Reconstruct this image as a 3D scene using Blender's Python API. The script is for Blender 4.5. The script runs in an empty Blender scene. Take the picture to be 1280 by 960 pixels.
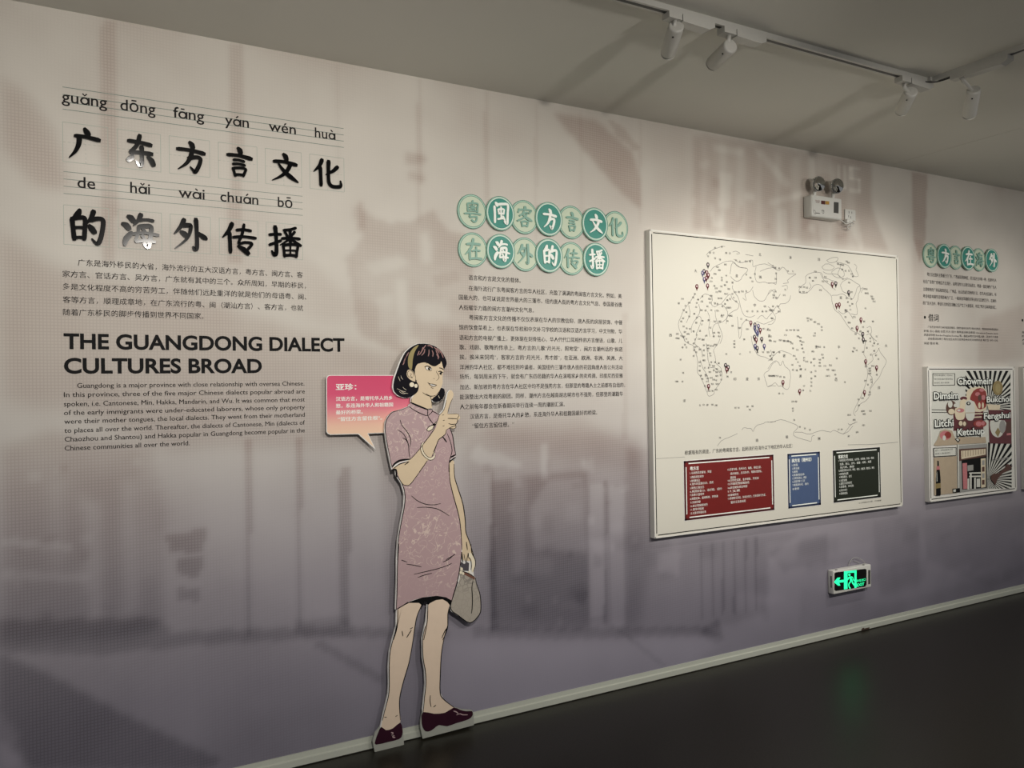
import bpy, bmesh, math, random
import numpy as np
from mathutils import Vector, Matrix
C = bpy.context.scene
COL = C.collection
random.seed(7)

# ------------------------------------------------------------------ camera
F = 1000.0                              # focal length in pixels of a 1280x960 frame
YAW, PIT, ROL = math.radians(29.0166), math.radians(0.45179), math.radians(-0.90077)
CAM = Vector((0.0, -3.07, 1.411))
CEIL = 2.715
def ray(x, y, f=1.0):
    c, s = math.cos(ROL), math.sin(ROL)
    x, y = c*x - s*y, s*x + c*y
    fz, uy = f*math.cos(PIT) - y*math.sin(PIT), f*math.sin(PIT) + y*math.cos(PIT)
    return Vector((x*math.cos(YAW) + fz*math.sin(YAW), -x*math.sin(YAW) + fz*math.cos(YAW), uy))
def P(px, py, Y=0.0):
    """pixel -> point on the vertical plane y = Y (the wall or a panel on it)"""
    d = ray((px-640)/F, (480-py)/F); t = (Y - CAM.y)/d.y
    return CAM + d*t
def PZ(px, py, Z):
    d = ray((px-640)/F, (480-py)/F); t = (Z - CAM.z)/d.z
    return CAM + d*t
def SC(px, py, Y=0.0):                  # metres per pixel (vertical) on that plane
    return (P(px, py-1, Y) - P(px, py+1, Y)).length/2
cam = bpy.data.cameras.new('camera'); cam.lens = F/1280*36; cam.sensor_width = 36; cam.clip_start = .05
co = bpy.data.objects.new('camera', cam); COL.objects.link(co)
r_, u_, b_ = ray(1, 0, 0), ray(0, 1, 0), -ray(0, 0, 1)
M4 = Matrix((r_, u_, b_)).transposed().to_4x4(); M4.translation = CAM
co.matrix_world = M4
C.camera = co

# ------------------------------------------------------------------ world, exposure
w = bpy.data.worlds.new('world'); w.use_nodes = True; C.world = w
w.node_tree.nodes['Background'].inputs[0].default_value = (0.97, 0.97, 0.98, 1)
w.node_tree.nodes['Background'].inputs[1].default_value = 0.29
C.view_settings.view_transform = 'Standard'; C.view_settings.look = 'None'
C.view_settings.gamma = 1; C.view_settings.exposure = 0.0; C.view_settings.use_curve_mapping = False

# ------------------------------------------------------------------ lamps (along the ceiling track, plus an unseen row farther in)
def spot(loc, target, power, size=75, blend=1.0, radius=0.02, col=(1.0, 0.945, 0.87)):
    l = bpy.data.lights.new('spot_lamp', 'SPOT'); l.energy = power; l.color = col
    l.spot_size = math.radians(size); l.spot_blend = blend; l.shadow_soft_size = radius
    o = bpy.data.objects.new('spot_lamp', l); COL.objects.link(o); o.location = loc
    o.rotation_euler = (Vector(target)-Vector(loc)).to_track_quat('-Z', 'Y').to_euler()
    return o
TY = -1.12                              # track runs parallel to the wall at this distance
FY = -2.60                              # unseen lamp row farther into the room, inferred from shadow directions
LAMPS = [ # position, aim point on the wall, power, cone
    ((0.5, -3.0, 2.34), (0.5, 0, 1.55), 218, 80), ((-1.4, FY, 2.36), (-1.2, 0, 1.45), 36, 84), ((1.9, FY, 2.36), (1.9, 0, 1.4), 94, 84),
    ((3.0, FY, 2.31), (3.05, 0, 1.3), 172, 78), ((4.5, FY, 2.36), (4.5, 0, 1.3), 84, 84), ((6.1, FY, 2.36), (6.0, 0, 1.3), 50, 84),
    ((0.28, TY, 2.5), (0.4, 0, 1.7), 7, 80), ((1.67, TY, 2.5), (1.6, 0, 1.5), 3, 90), ((2.9, TY, 2.5), (2.9, 0, 1.5), 32, 84),
    ((4.3, TY, 2.5), (4.1, 0, 1.4), 42, 90), ((5.5, TY, 2.5), (5.3, 0, 1.4), 17, 90),
]
for l_, t_, p_, s_ in LAMPS: spot(l_, t_, p_, s_, radius=.032 if l_[1] < -2 else .02)

# ------------------------------------------------------------------ materials
def lin(c):
    return tuple(((v/255+.055)/1.055)**2.4 if v > 10 else v/255/12.92 for v in c)
MATS = {}
def mat(name, rgb, rough=.6, metal=0, spec=.5, noise=0, nscale=30, emit=0, trans=0, coat=0):
    if name in MATS: return MATS[name]
    m = bpy.data.materials.new(name); m.use_nodes = True; n = m.node_tree; b = n.nodes['Principled BSDF']
    b.inputs['Base Color'].default_value = (*rgb, 1); b.inputs['Roughness'].default_value = rough
    b.inputs['Metallic'].default_value = metal; b.inputs['Specular IOR Level'].default_value = spec
    if coat: b.inputs['Coat Weight'].default_value = coat
    if trans: b.inputs['Transmission Weight'].default_value = trans
    if emit:
        b.inputs['Emission Color'].default_value = (*rgb, 1); b.inputs['Emission Strength'].default_value = emit
    if noise:
        tc = n.nodes.new('ShaderNodeTexCoord'); t = n.nodes.new('ShaderNodeTexNoise'); t.inputs['Scale'].default_value = nscale
        t.inputs['Detail'].default_value = 4
        n.links.new(tc.outputs['Object'], t.inputs['Vector'])
        mx = n.nodes.new('ShaderNodeMix'); mx.data_type = 'RGBA'
        mx.inputs[6].default_value = (*[v*(1-noise) for v in rgb], 1); mx.inputs[7].default_value = (*[min(1, v*(1+noise)) for v in rgb], 1)
        n.links.new(t.outputs['Fac'], mx.inputs[0]); n.links.new(mx.outputs[2], b.inputs['Base Color'])
    MATS[name] = m; return m
black = mat('ink_black', (.003, .003, .0035), .6, spec=.12, noise=.2)
gloss_black = mat('acrylic_black', (.003, .003, .0035), .09, spec=.3, noise=.1)
body_ink = mat('print_charcoal', (.014, .012, .012), .6, spec=.12, noise=.15)
white = mat('panel_white', (.70, .69, .64), .45, noise=.03, nscale=12)
map_white = mat('map_paper', (.62, .605, .53), .5, noise=.02, nscale=6)
side_white = mat('board_white', (.72, .71, .68), .5, noise=.03)
skin = mat('print_skin', (.62, .50, .34), .5, noise=.05)
leg_skin = mat('print_stocking', (.72, .58, .45), .5, noise=.05)
cream = mat('print_cream', (.75, .68, .52), .5, noise=.04)
hair_m = mat('print_hair', (.003, .0025, .006), .6, spec=.12, noise=.3)
hair_hi = mat('print_hair_light', (.30, .15, .14), .5, noise=.3)
gold = mat('print_gold', (.26, .21, .07), .5, noise=.2)
shoe_m = mat('print_shoe', (.028, .005, .014), .6, spec=.15, noise=.2)
shoe_hi = mat('print_shoe_motif', (.45, .32, .33), .5, noise=.2)
teal = mat('badge_teal', (.028, .235, .185), .4, noise=.06)
pale = mat('badge_pale', (.50, .58, .44), .45, noise=.04)
ring_m = mat('badge_ring', (.36, .55, .43), .45, noise=.06)
ring_dark = mat('badge_outline', (.06, .19, .155), .45, noise=.06)
glyph_w = mat('badge_white', (.80, .84, .78), .4, noise=.03)
glyph_t = mat('badge_grey_teal', (.19, .36, .29), .4, noise=.06)
line_green = mat('rule_green', (.20, .25, .215), .6, noise=.1)
line_pale = mat('grid_line_pale', (.36, .40, .35), .6, noise=.1)
plastic = mat('plastic_white', (.62, .62, .58), .35, noise=.03)
lampwhite = mat('lamp_white_paint', (.50, .49, .45), .4, noise=.04)
track_m = mat('track_white_paint', (.52, .51, .47), .4, noise=.04)
slot_m = mat('track_slot_black', (.012, .012, .012), .5, noise=.2)
grey_line = mat('map_grey_line', (.22, .215, .20), .6, noise=.1)
map_ink = mat('map_ink', (.07, .07, .065), .6, noise=.1)
red_m = mat('legend_red', (.155, .010, .008), .4, noise=.1)
blue_m = mat('legend_blue', (.060, .095, .19), .4, noise=.06)
green_m = mat('legend_dark_green', (.010, .014, .006), .4, noise=.1)
blk_red = mat('legend_red_edge', (.05, .004, .005), .4, noise=.1)
blk_blue = mat('legend_blue_edge', (.014, .022, .055), .4, noise=.1)
blk_green = mat('legend_green_edge', (.004, .005, .003), .4, noise=.1)
pin_red = mat('pin_red', (.11, .008, .012), .4, noise=.1)
pin_blk = mat('pin_black', (.008, .008, .008), .4, noise=.1)
pin_blu = mat('pin_blue', (.055, .06, .16), .4, noise=.1)
pin_pink = mat('pin_white', (.6, .52, .52), .5, noise=.1)
glow_green = mat('sign_green_light', (.02, .85, .33), .4, emit=1.15)
chrome = mat('reflector_chrome', (.75, .75, .73), .12, metal=1, noise=.1)
glass = mat('lamp_lens', (.9, .9, .88), .05, trans=.9)
cable_m = mat('cable_grey', (.35, .35, .33), .5, noise=.1)
switch_m = mat('switch_dark_grey', (.06, .06, .055), .4, noise=.2)

def pattern_mat(name, base, line, scale, kind='noise', width=.018):
    m = bpy.data.materials.new(name); m.use_nodes = True; n = m.node_tree; b = n.nodes['Principled BSDF']
    b.inputs['Roughness'].default_value = .55
    tc = n.nodes.new('ShaderNodeTexCoord')
    if kind == 'noise':
        t = n.nodes.new('ShaderNodeTexNoise'); t.inputs['Scale'].default_value = scale; t.inputs['Detail'].default_value = 1.5
        t.inputs['Distortion'].default_value = 1.6
        s = n.nodes.new('ShaderNodeMath'); s.operation = 'SUBTRACT'; s.inputs[1].default_value = .5
        a = n.nodes.new('ShaderNodeMath'); a.operation = 'ABSOLUTE'; n.links.new(t.outputs['Fac'], s.inputs[0]); n.links.new(s.outputs[0], a.inputs[0])
    else:
        t = n.nodes.new('ShaderNodeTexVoronoi'); t.feature = 'DISTANCE_TO_EDGE'; t.inputs['Scale'].default_value = scale
        a = t
    n.links.new(tc.outputs['Object'], t.inputs['Vector'])
    l = n.nodes.new('ShaderNodeMath'); l.operation = 'LESS_THAN'; l.inputs[1].default_value = width; n.links.new(a.outputs[0], l.inputs[0])
    # pattern fades in and out over the cloth
    t2 = n.nodes.new('ShaderNodeTexNoise'); t2.inputs['Scale'].default_value = 4.5; n.links.new(tc.outputs['Object'], t2.inputs['Vector'])
    r = n.nodes.new('ShaderNodeMapRange'); r.inputs[1].default_value = .42; r.inputs[2].default_value = .56
    r.inputs[3].default_value = .12; r.inputs[4].default_value = .62; n.links.new(t2.outputs['Fac'], r.inputs[0])
    k = n.nodes.new('ShaderNodeMath'); k.operation = 'MULTIPLY'; n.links.new(l.outputs[0], k.inputs[0]); n.links.new(r.outputs[0], k.inputs[1])
    mx = n.nodes.new('ShaderNodeMix'); mx.data_type = 'RGBA'; mx.inputs[6].default_value = (*base, 1); mx.inputs[7].default_value = (*line, 1)
    n.links.new(k.outputs[0], mx.inputs[0]); n.links.new(mx.outputs[2], b.inputs['Base Color'])
    return m
dress_m = pattern_mat('print_damask_pink', (.42, .295, .305), (.70, .58, .50), 21, width=.013)
bag_m = pattern_mat('print_bag_scales', (.37, .335, .285), (.13, .12, .11), 46, 'vor', .06)

def gradient_mat():
    m = bpy.data.materials.new('print_pink_gradient'); m.use_nodes = True; n = m.node_tree; b = n.nodes['Principled BSDF']
    b.inputs['Roughness'].default_value = .45
    tc = n.nodes.new('ShaderNodeTexCoord'); sx = n.nodes.new('ShaderNodeSeparateXYZ'); n.links.new(tc.outputs['Object'], sx.inputs[0])
    mr = n.nodes.new('ShaderNodeMapRange'); z0, z1 = P(450, 548).z, P(450, 470).z
    mr.inputs[1].default_value = z0; mr.inputs[2].default_value = z1; n.links.new(sx.outputs[2], mr.inputs[0])
    cr = n.nodes.new('ShaderNodeValToRGB'); e = cr.color_ramp.elements
    e[0].position = 0; e[0].color = (.78, .58, .40, 1); e[1].position = 1; e[1].color = (.56, .030, .115, 1)
    x = e.new(.22); x.color = (.76, .48, .36, 1); x = e.new(.5); x.color = (.66, .16, .22, 1); x = e.new(.72); x.color = (.60, .05, .14, 1)
    n.links.new(mr.outputs[0], cr.inputs[0]); n.links.new(cr.outputs[0], b.inputs['Base Color']); return m
bubble_m = gradient_mat()

# ------------------------------------------------------------------ building helpers
def tag(o, label=None, cat=None, group=None, kind=None):
    if label: o['label'] = label
    if cat: o['category'] = cat
    if group: o['group'] = group
    if kind: o['kind'] = kind
    return o
def obj(name, verts, faces, m, parent=None, smooth=False, fix=True, mi=None):
    me = bpy.data.meshes.new(name); me.from_pydata([tuple(v) for v in verts], [], faces)
    for x in (m if isinstance(m, (list, tuple)) else [m]): me.materials.append(x)
    if mi: me.polygons.foreach_set('material_index', mi)
    if fix:
        bm = bmesh.new(); bm.from_mesh(me); bmesh.ops.recalc_face_normals(bm, faces=bm.faces); bm.to_mesh(me); bm.free()
    if smooth:
        for p in me.polygons: p.use_smooth = True
    o = bpy.data.objects.new(name, me); COL.objects.link(o)
    if parent is not None:
        o.parent = parent; o.matrix_parent_inverse = parent.matrix_basis.inverted()
    return o
def empty(name, loc, label=None, cat=None, group=None):
    o = bpy.data.objects.new(name, None); o.empty_display_size = .05; COL.objects.link(o); o.location = loc
    return tag(o, label, cat, group)
class MB:
    def __init__(s): s.v = []; s.f = []; s.mi = []; s.cur = 0
    def add(s, v, f):
        n = len(s.v); s.v += [tuple(x) for x in v]; s.f += [[i+n for i in q] for q in f]; s.mi += [s.cur]*len(f)
    def box(s, x0, x1, y0, y1, z0, z1):
        s.add([(x0,y0,z0),(x1,y0,z0),(x1,y1,z0),(x0,y1,z0),(x0,y0,z1),(x1,y0,z1),(x1,y1,z1),(x0,y1,z1)],
              [(0,3,2,1),(4,5,6,7),(0,1,5,4),(1,2,6,5),(2,3,7,6),(3,0,4,7)])
    def prism(s, pts, y0, y1):          # pts: (x, z) outline; y0 front (smaller), y1 back
        n = len(pts)
        s.add([(x, y0, z) for x, z in pts] + [(x, y1, z) for x, z in pts],
              [list(range(n)), list(range(2*n-1, n-1, -1))] + [(i, n+i, n+(i+1) % n, (i+1) % n) for i in range(n)])
    def ribbon(s, pts, ws, y0, y1=None):   # pts (x,z), half widths
        n = len(pts); L = []; R = []
        for i in range(n):
            a = pts[max(0, i-1)]; b = pts[min(n-1, i+1)]
            dx, dz = b[0]-a[0], b[1]-a[1]; l = math.hypot(dx, dz) or 1
            nx, nz = -dz/l, dx/l
            L.append((pts[i][0]+nx*ws[i], pts[i][1]+nz*ws[i])); R.append((pts[i][0]-nx*ws[i], pts[i][1]-nz*ws[i]))
        if y1 is None:
            s.add([(x, y0, z) for x, z in L+R], [(i, i+1, n+i+1, n+i) for i in range(n-1)])
        else:
            V = [(x, y0, z) for x, z in L+R] + [(x, y1, z) for x, z in L+R]
            f = [(i, i+1, n+i+1, n+i) for i in range(n-1)]
            f += [(i+1, i, 2*n+i, 2*n+i+1) for i in range(n-1)] + [(n+i, n+i+1, 3*n+i+1, 3*n+i) for i in range(n-1)]
            f += [(0, n, 3*n, 2*n), (n-1, 3*n-1, 4*n-1, 2*n-1)]
            s.add(V, f)
    def tube(s, pts, r, k=8):
        pts = [Vector(p) for p in pts]; n = len(pts); V = []; up = Vector((0, 0, 1))
        for i, p in enumerate(pts):
            d = (pts[min(n-1, i+1)]-pts[max(0, i-1)]).normalized()
            a = d.cross(up); a = a.normalized() if a.length > 1e-3 else Vector((1, 0, 0)); b = d.cross(a)
            rr = r[i] if isinstance(r, (list, tuple)) else r
            V += [p + a*math.cos(2*math.pi*j/k)*rr + b*math.sin(2*math.pi*j/k)*rr for j in range(k)]
        Fc = [(i*k+j, i*k+(j+1) % k, (i+1)*k+(j+1) % k, (i+1)*k+j) for i in range(n-1) for j in range(k)]
        Fc += [list(range(k)), list(range((n-1)*k, n*k))]
        s.add(V, Fc)
    def lathe(s, base, axis, prof, k=24):   # prof: (distance along axis, radius)
        s.tube([Vector(base)+Vector(axis).normalized()*a for a, _ in prof], [r for _, r in prof], k)
    def build(s, name, m, parent=None, smooth=False):
        return obj(name, s.v, s.f, m, parent, smooth, mi=s.mi if isinstance(m, (list, tuple)) else None)
def smooth_pts(pts, k=3, closed=False):
    n = len(pts); out = []
    rng = range(n if closed else n-1)
    for i in rng:
        g = (lambda j: pts[j % n]) if closed else (lambda j: pts[max(0, min(n-1, j))])
        p0, p1, p2, p3 = g(i-1), g(i), g(i+1), g(i+2)
        for t in range(k):
            u = t/k
            out.append(tuple(.5*((2*p1[c]) + (-p0[c]+p2[c])*u + (2*p0[c]-5*p1[c]+4*p2[c]-p3[c])*u*u + (-p0[c]+3*p1[c]-3*p2[c]+p3[c])*u**3) for c in range(len(p1))))
    if not closed: out.append(tuple(pts[-1]))
    return out
def xz(px, py, Y=0): p = P(px, py, Y); return (p.x, p.z)
def tile(ox, oy, s):
    return lambda pts: [(ox+p[0]/s, oy+p[1]/s) + tuple(p[2:]) for p in pts]
def poly_px(mb, pts, y0, y1, Yp=None, smooth=0):   # pixel outline placed on its board
    if smooth: pts = smooth_pts(pts, smooth, True)
    mb.prism([xz(x, y, y0 if Yp is None else Yp) for x, y in pts], y0, y1)
def line_px(mb, pts, w, y0, taper=True, k=4, Yp=None, y1=None):
    q = smooth_pts(pts, k) if k > 1 else pts
    s = SC(q[0][0], q[0][1]); n = len(q)
    ws = [w/2*s*(1 if not taper else (.35+.65*math.sin(math.pi*(i+.5)/n)**.6)) for i in range(n)]
    mb.ribbon([xz(x, y, y0 if Yp is None else Yp) for x, y in q], ws, y0, y0+.0002 if y1 is None else y1)

# ------------------------------------------------------------------ text
_tc = {}
def glyphs(body, offset=0.0, res=2):
    key = (body, offset, res)
    if key in _tc: return _tc[key]
    c = bpy.data.curves.new('t', 'FONT'); c.body = body; c.resolution_u = res; c.offset = offset
    o = bpy.data.objects.new('t', c); COL.objects.link(o); bpy.context.view_layer.update()
    m = bpy.data.meshes.new_from_object(o.evaluated_get(bpy.context.evaluated_depsgraph_get()))
    v = np.empty(len(m.vertices)*3); m.vertices.foreach_get('co', v); v = v.reshape(-1, 3)[:, :2].copy()
    f = [tuple(p.vertices) for p in m.polygons]
    bpy.data.objects.remove(o); bpy.data.curves.remove(c); bpy.data.meshes.remove(m)
    _tc[key] = (v, f); return v, f
REF_C = np.ptp(glyphs('国')[0][:, 1]); BASE_C = glyphs('国')[0][:, 1].min()
REF_L = np.ptp(glyphs('H')[0][:, 1])
def put(mb, body, x0, x1, zb, h, y, ref='C', offset=0.0, res=2, dx=0, dz=0, depth=None):
    """write body between wall x0..x1, bottom of a full glyph at zb, glyph height h"""
    strikes = [(0, 0)]
    if offset and (ref == 'C' or offset < .015):
        k = offset*.9; strikes = [(-k, 0), (k, 0)] if offset < .015 else [(-k, -k*.6), (k, -k*.6), (-k, k*.6), (k, k*.6)]
        offset = 0
    v, f = glyphs(body, offset, res)
    if not len(v): return
    a, b = v[:, 0].min(), v[:, 0].max(); s = (x1-x0)/(b-a)
    sy = h/(REF_C if ref == 'C' else REF_L); z0 = BASE_C if ref == 'C' else 0
    for i, (kx, kz) in enumerate(strikes[1:]):
        mb.add([(x0+(p[0]-a+kx)*s+dx, y-.00001*(i+1), zb+(p[1]-z0+kz)*sy+dz) for p in v], f)
    kx, kz = strikes[0]
    V = [(x0+(p[0]-a+kx)*s+dx, y, zb+(p[1]-z0+kz)*sy+dz) for p in v]
    if depth:
        n = len(V); V2 = V + [(p[0], y+depth, p[2]) for p in V]
        cnt = {}
        for q in f:
            for i in range(len(q)):
                e = (q[i], q[(i+1) % len(q)]); cnt[e] = 1
        side = [(a_, a_+n, b_+n, b_) for a_, b_ in cnt if (b_, a_) not in cnt]
        mb.add(V2, [tuple(q) for q in f] + side)
    else: mb.add(V, f)
def put_px(mb, body, x0, yb0, x1, yb1, hpx, y, ref='C', offset=0.0, res=2, Yp=None, depth=None):
    Yq = y if Yp is None else Yp
    a, b = P(x0, yb0, Yq), P(x1, yb1, Yq)
    h = hpx*SC(x0, yb0, Yq)
    put(mb, body, a.x, b.x, (a.z+b.z)/2, h, y, ref, offset, res, depth=depth)

# ------------------------------------------------------------------ brush strokes of the calligraphy, unit box 0..100, y down
K = {
'广': [((46,6),(52,16),(56,25),'d'), ((22,30),(50,30),(84,35),'h'), ((33,31),(31,52),(22,74),(6,94),'p')],
'东': [((19,25),(48,26),(80,31),'h'), ((50,5),(44,30),(36,44),(24,58),'v'), ((24,59),(50,56),(82,57),'h'), ((54,38),(55,62),(54,90),(48,92),(38,80),'g'), ((30,66),(27,74),(18,82),'d'), ((70,66),(80,76),(86,90),'d')],
'方': [((47,6),(54,14),(57,25),'d'), ((12,31),(50,31),(90,37),'h'), ((54,36),(48,56),(36,74),(14,92),'p'), ((44,56),(66,50),(78,54),(74,74),(64,94),(58,92),(48,80),'g')],
'言': [((47,5),(53,12),(56,22),'d'), ((16,30),(50,29),(88,35),'h'), ((34,44),(50,43),(66,46),'t'), ((32,57),(50,55),(68,58),'t'), ((32,69),(35,80),(39,94),'t'), ((33,70),(52,67),(70,69),(67,80),(62,92),'t'), ((40,90),(52,88),(63,89),'t')],
'文': [((46,6),(53,13),(57,25),'d'), ((16,33),(50,31),(88,37),'h'), ((68,38),(58,58),(38,78),(10,94),'p'), ((30,38),(44,56),(64,74),(94,93),'n')],
'化': [((30,8),(22,28),(2,50),'p'), ((24,34),(25,60),(26,94),'v'), ((82,26),(66,42),(42,56),'p'), ((52,10),(51,40),(52,78),(62,92),(84,92),(93,86),(91,70),'g')],
'的': [((34,5),(30,16),(22,27),'d'), ((15,30),(17,55),(20,88),'v'), ((16,31),(34,27),(46,29),(46,56),(44,86),'v'), ((20,56),(32,54),(44,54),'t'), ((20,84),(32,81),(44,82),'t'), ((68,6),(62,24),(50,44),'p'), ((60,32),(78,26),(91,30),(89,60),(82,88),(74,95),(62,82),'g'), ((56,46),(63,55),(70,66),'d')],
'海': [((18,12),(26,16),(34,26),'d'), ((4,34),(14,38),(22,48),'d'), ((10,94),(14,76),(28,58),'d'), ((52,4),(46,20),(32,38),'p'), ((46,22),(66,18),(84,20),'t'), ((46,38),(44,58),(38,80),'t'), ((46,40),(62,36),(78,38),(76,66),(70,95),(60,86),'v'), ((26,62),(60,56),(97,60),'t'), ((38,82),(62,78),(88,80),'t'), ((56,44),(59,48),(62,54),'t'), ((54,64),(58,69),(60,76),'t')],
'外': [((32,8),(22,30),(4,52),'p'), ((28,26),(42,24),(50,28),(40,62),(6,94),'p'), ((22,44),(32,50),(40,58),'d'), ((64,4),(66,40),(66,86),(60,92),(54,84),'g'), ((68,42),(80,52),(96,62),'n')],
'传': [((30,8),(20,30),(2,52),'p'), ((22,36),(23,60),(24,95),'v'), ((42,27),(62,24),(84,26),'t'), ((32,49),(62,45),(98,47),'t'), ((64,8),(58,38),(48,66),(66,62),(86,64),(76,80),(66,92),'t'), ((46,74),(62,84),(76,96),'d')],
'播': [((2,33),(20,30),(38,29),'t'), ((20,6),(23,44),(23,86),(16,92),(8,80),'g'), ((2,64),(20,56),(38,48),'t'), ((84,6),(66,12),(46,16),'t'), ((50,21),(53,26),(57,33),'t'), ((80,18),(75,25),(68,32),'t'), ((40,42),(66,38),(96,39),'t'), ((66,12),(66,34),(66,56),'t'), ((62,42),(50,52),(34,62),'p2'), ((70,42),(82,50),(99,60),'t'), ((44,62),(46,78),(48,97),'t'), ((45,62),(66,58),(88,60),(86,80),(84,96),'t'), ((48,78),(66,76),(84,76),'s'), ((66,62),(66,78),(66,92),'s'), ((49,93),(66,91),(84,92),'t')],
'粤': [((52,2),(50,7),(46,12),'t'), ((22,16),(23,34),(24,52),'t'), ((22,17),(50,13),(80,15),(78,34),(77,52),'t'), ((50,17),(50,33),(50,49),'s'), ((32,34),(50,32),(69,33),'s'), ((36,23),(39,26),(43,29),'s'), ((64,22),(61,25),(57,29),'s'), ((46,36),(40,41),(34,45),'s'), ((54,36),(60,41),(66,45),'s'), ((24,51),(50,49),(77,50),'s'), ((4,64),(50,60),(96,62),'t'), ((38,63),(34,78),(56,75),(74,76),(68,94),(56,98),(44,90),'t')],
'闽': [((18,4),(24,10),(29,19),'d'), ((12,22),(14,56),(14,96),'v'), ((34,12),(62,8),(90,10),(88,52),(86,92),(80,96),(70,86),'v'), ((33,34),(36,44),(38,56),'t'), ((34,35),(50,32),(67,33),(66,44),(64,54),'t'), ((38,54),(50,52),(64,53),'t'), ((50,22),(50,48),(51,76),'t'), ((30,80),(48,76),(66,73),'t'), ((60,64),(65,70),(71,82),'t')],
'客': [((50,2),(53,7),(55,14),'d'), ((16,16),(15,23),(11,32),'t'), ((17,20),(52,16),(88,18),(84,25),(77,32),'t'), ((46,24),(38,36),(20,48),'t'), ((40,34),(54,31),(66,32),(46,54),(6,72),'t'), ((38,40),(60,54),(96,68),'n'), ((30,74),(33,84),(36,96),'t'), ((31,75),(50,71),(70,73),(67,84),(64,95),'t'), ((36,93),(50,91),(64,92),'t')],
'在': [((12,28),(48,24),(88,26),'h'), ((50,2),(40,38),(22,60),(2,76),'p'), ((28,50),(29,72),(30,98),'v'), ((44,58),(64,54),(88,55),'t'), ((66,38),(66,64),(66,90),'t'), ((38,93),(64,90),(97,92),'h')],
}
WD = {'d': (4, 7.5, 6.5), 'h': (5.5, 5, 6.5), 'p': (6.5, 6, 4.5, 1.2), 'p2': (3.5, 3, 1), 'v': (6, 5.2, 5.5), 'g': (6.5, 5.2, 5.6, 6, 1.5), 't': (4.4, 3.8, 4.4), 's': (2.6, 2.4, 2.6), 'n': (2.5, 4.5, 6.5, 7, 1.5)}
def brush(mb, ch, x0, x1, z0, z1, y0, y1, bold=1.0):
    for si, st in enumerate(K[ch]):
        kind = st[-1]; pts = smooth_pts(list(st[:-1]), 5); wp = WD[kind]; n = len(pts)
        sx, sz = (x1-x0)/100, (z1-z0)/100
        q = [(x0+p[0]*sx, z1-p[1]*sz) for p in pts]
        ws = []
        for i in range(n):
            t = i/(n-1)*(len(wp)-1); j = min(int(t), len(wp)-2); wv = wp[j]+(wp[j+1]-wp[j])*(t-j)
            e = min(i, n-1-i)
            if e == 0 and wv > 2: wv *= .62
            ws.append(wv*bold*(abs(sx)+abs(sz))/2)
        # blunt, slightly slanted ends
        d0 = Vector(q[0])-Vector(q[1]); d1 = Vector(q[-1])-Vector(q[-2])
        q[0] = tuple(Vector(q[0])+d0.normalized()*ws[1]*.5)
        if wp[-1] > 2: q[-1] = tuple(Vector(q[-1])+d1.normalized()*ws[-2]*.5)
        e = .00004*si
        mb.ribbon(q, ws, y0-e, y1)

# ================================================================== THE SETTING
# wall with the printed mural: colour held per vertex, canvas weave in the material
X0, X1, DG = -2.0, 10.0, .0125
nx, nz = int((7.0-(-1.0))/DG)+1, int(CEIL/DG)+1
gx = np.linspace(-1.0, 7.0, nx); gz = np.linspace(0, CEIL, nz)
GX, GZ = np.meshgrid(gx, gz)
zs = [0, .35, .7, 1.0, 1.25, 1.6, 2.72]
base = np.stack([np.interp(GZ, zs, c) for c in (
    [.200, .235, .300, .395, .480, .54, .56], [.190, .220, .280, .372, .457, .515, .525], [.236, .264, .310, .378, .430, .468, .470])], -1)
tint = np.zeros_like(GX)         # >0 darker print, <0 lighter print
def blur(a, s):
    r = int(3*s)+1; k = np.exp(-.5*(np.arange(-r, r+1)/s)**2); k /= k.sum()
    a = np.pad(a, ((r, r), (r, r)), 'edge')
    a = np.apply_along_axis(lambda v: np.convolve(v, k, 'valid'), 1, a)
    return np.apply_along_axis(lambda v: np.convolve(v, k, 'valid'), 0, a)
def add_shape(pts, amount, soft=1.0):
    global tint
    q = [xz(x, y) for x, y in pts]; q = np.array(q)
    pad = soft*4*DG + .03
    ix = np.where((gx > q[:, 0].min()-pad) & (gx < q[:, 0].max()+pad))[0]; iz = np.where((gz > q[:, 1].min()-pad) & (gz < q[:, 1].max()+pad))[0]
    if not len(ix) or not len(iz): return
    sl = (slice(iz[0], iz[-1]+1), slice(ix[0], ix[-1]+1)); xx, zz = GX[sl], GZ[sl]
    ins = np.zeros(xx.shape, bool); n = len(q)
    for i in range(n):
        xa, za = q[i]; xb, zb = q[(i+1) % n]
        if za == zb: continue
        c = ((za > zz) != (zb > zz)) & (xx < (xb-xa)*(zz-za)/(zb-za)+xa); ins ^= c
    m = ins.astype(float)
    if soft > 0: m = blur(m, soft)
    tint[sl] += amount*m
def strip(x0, ya, yb, wpx, amount, soft=.8, x1=None):
    x1 = x0 if x1 is None else x1
    add_shape([(x0-wpx/2, ya), (x0+wpx/2, ya), (x1+wpx/2, yb), (x1-wpx/2, yb)], amount, soft)
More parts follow.
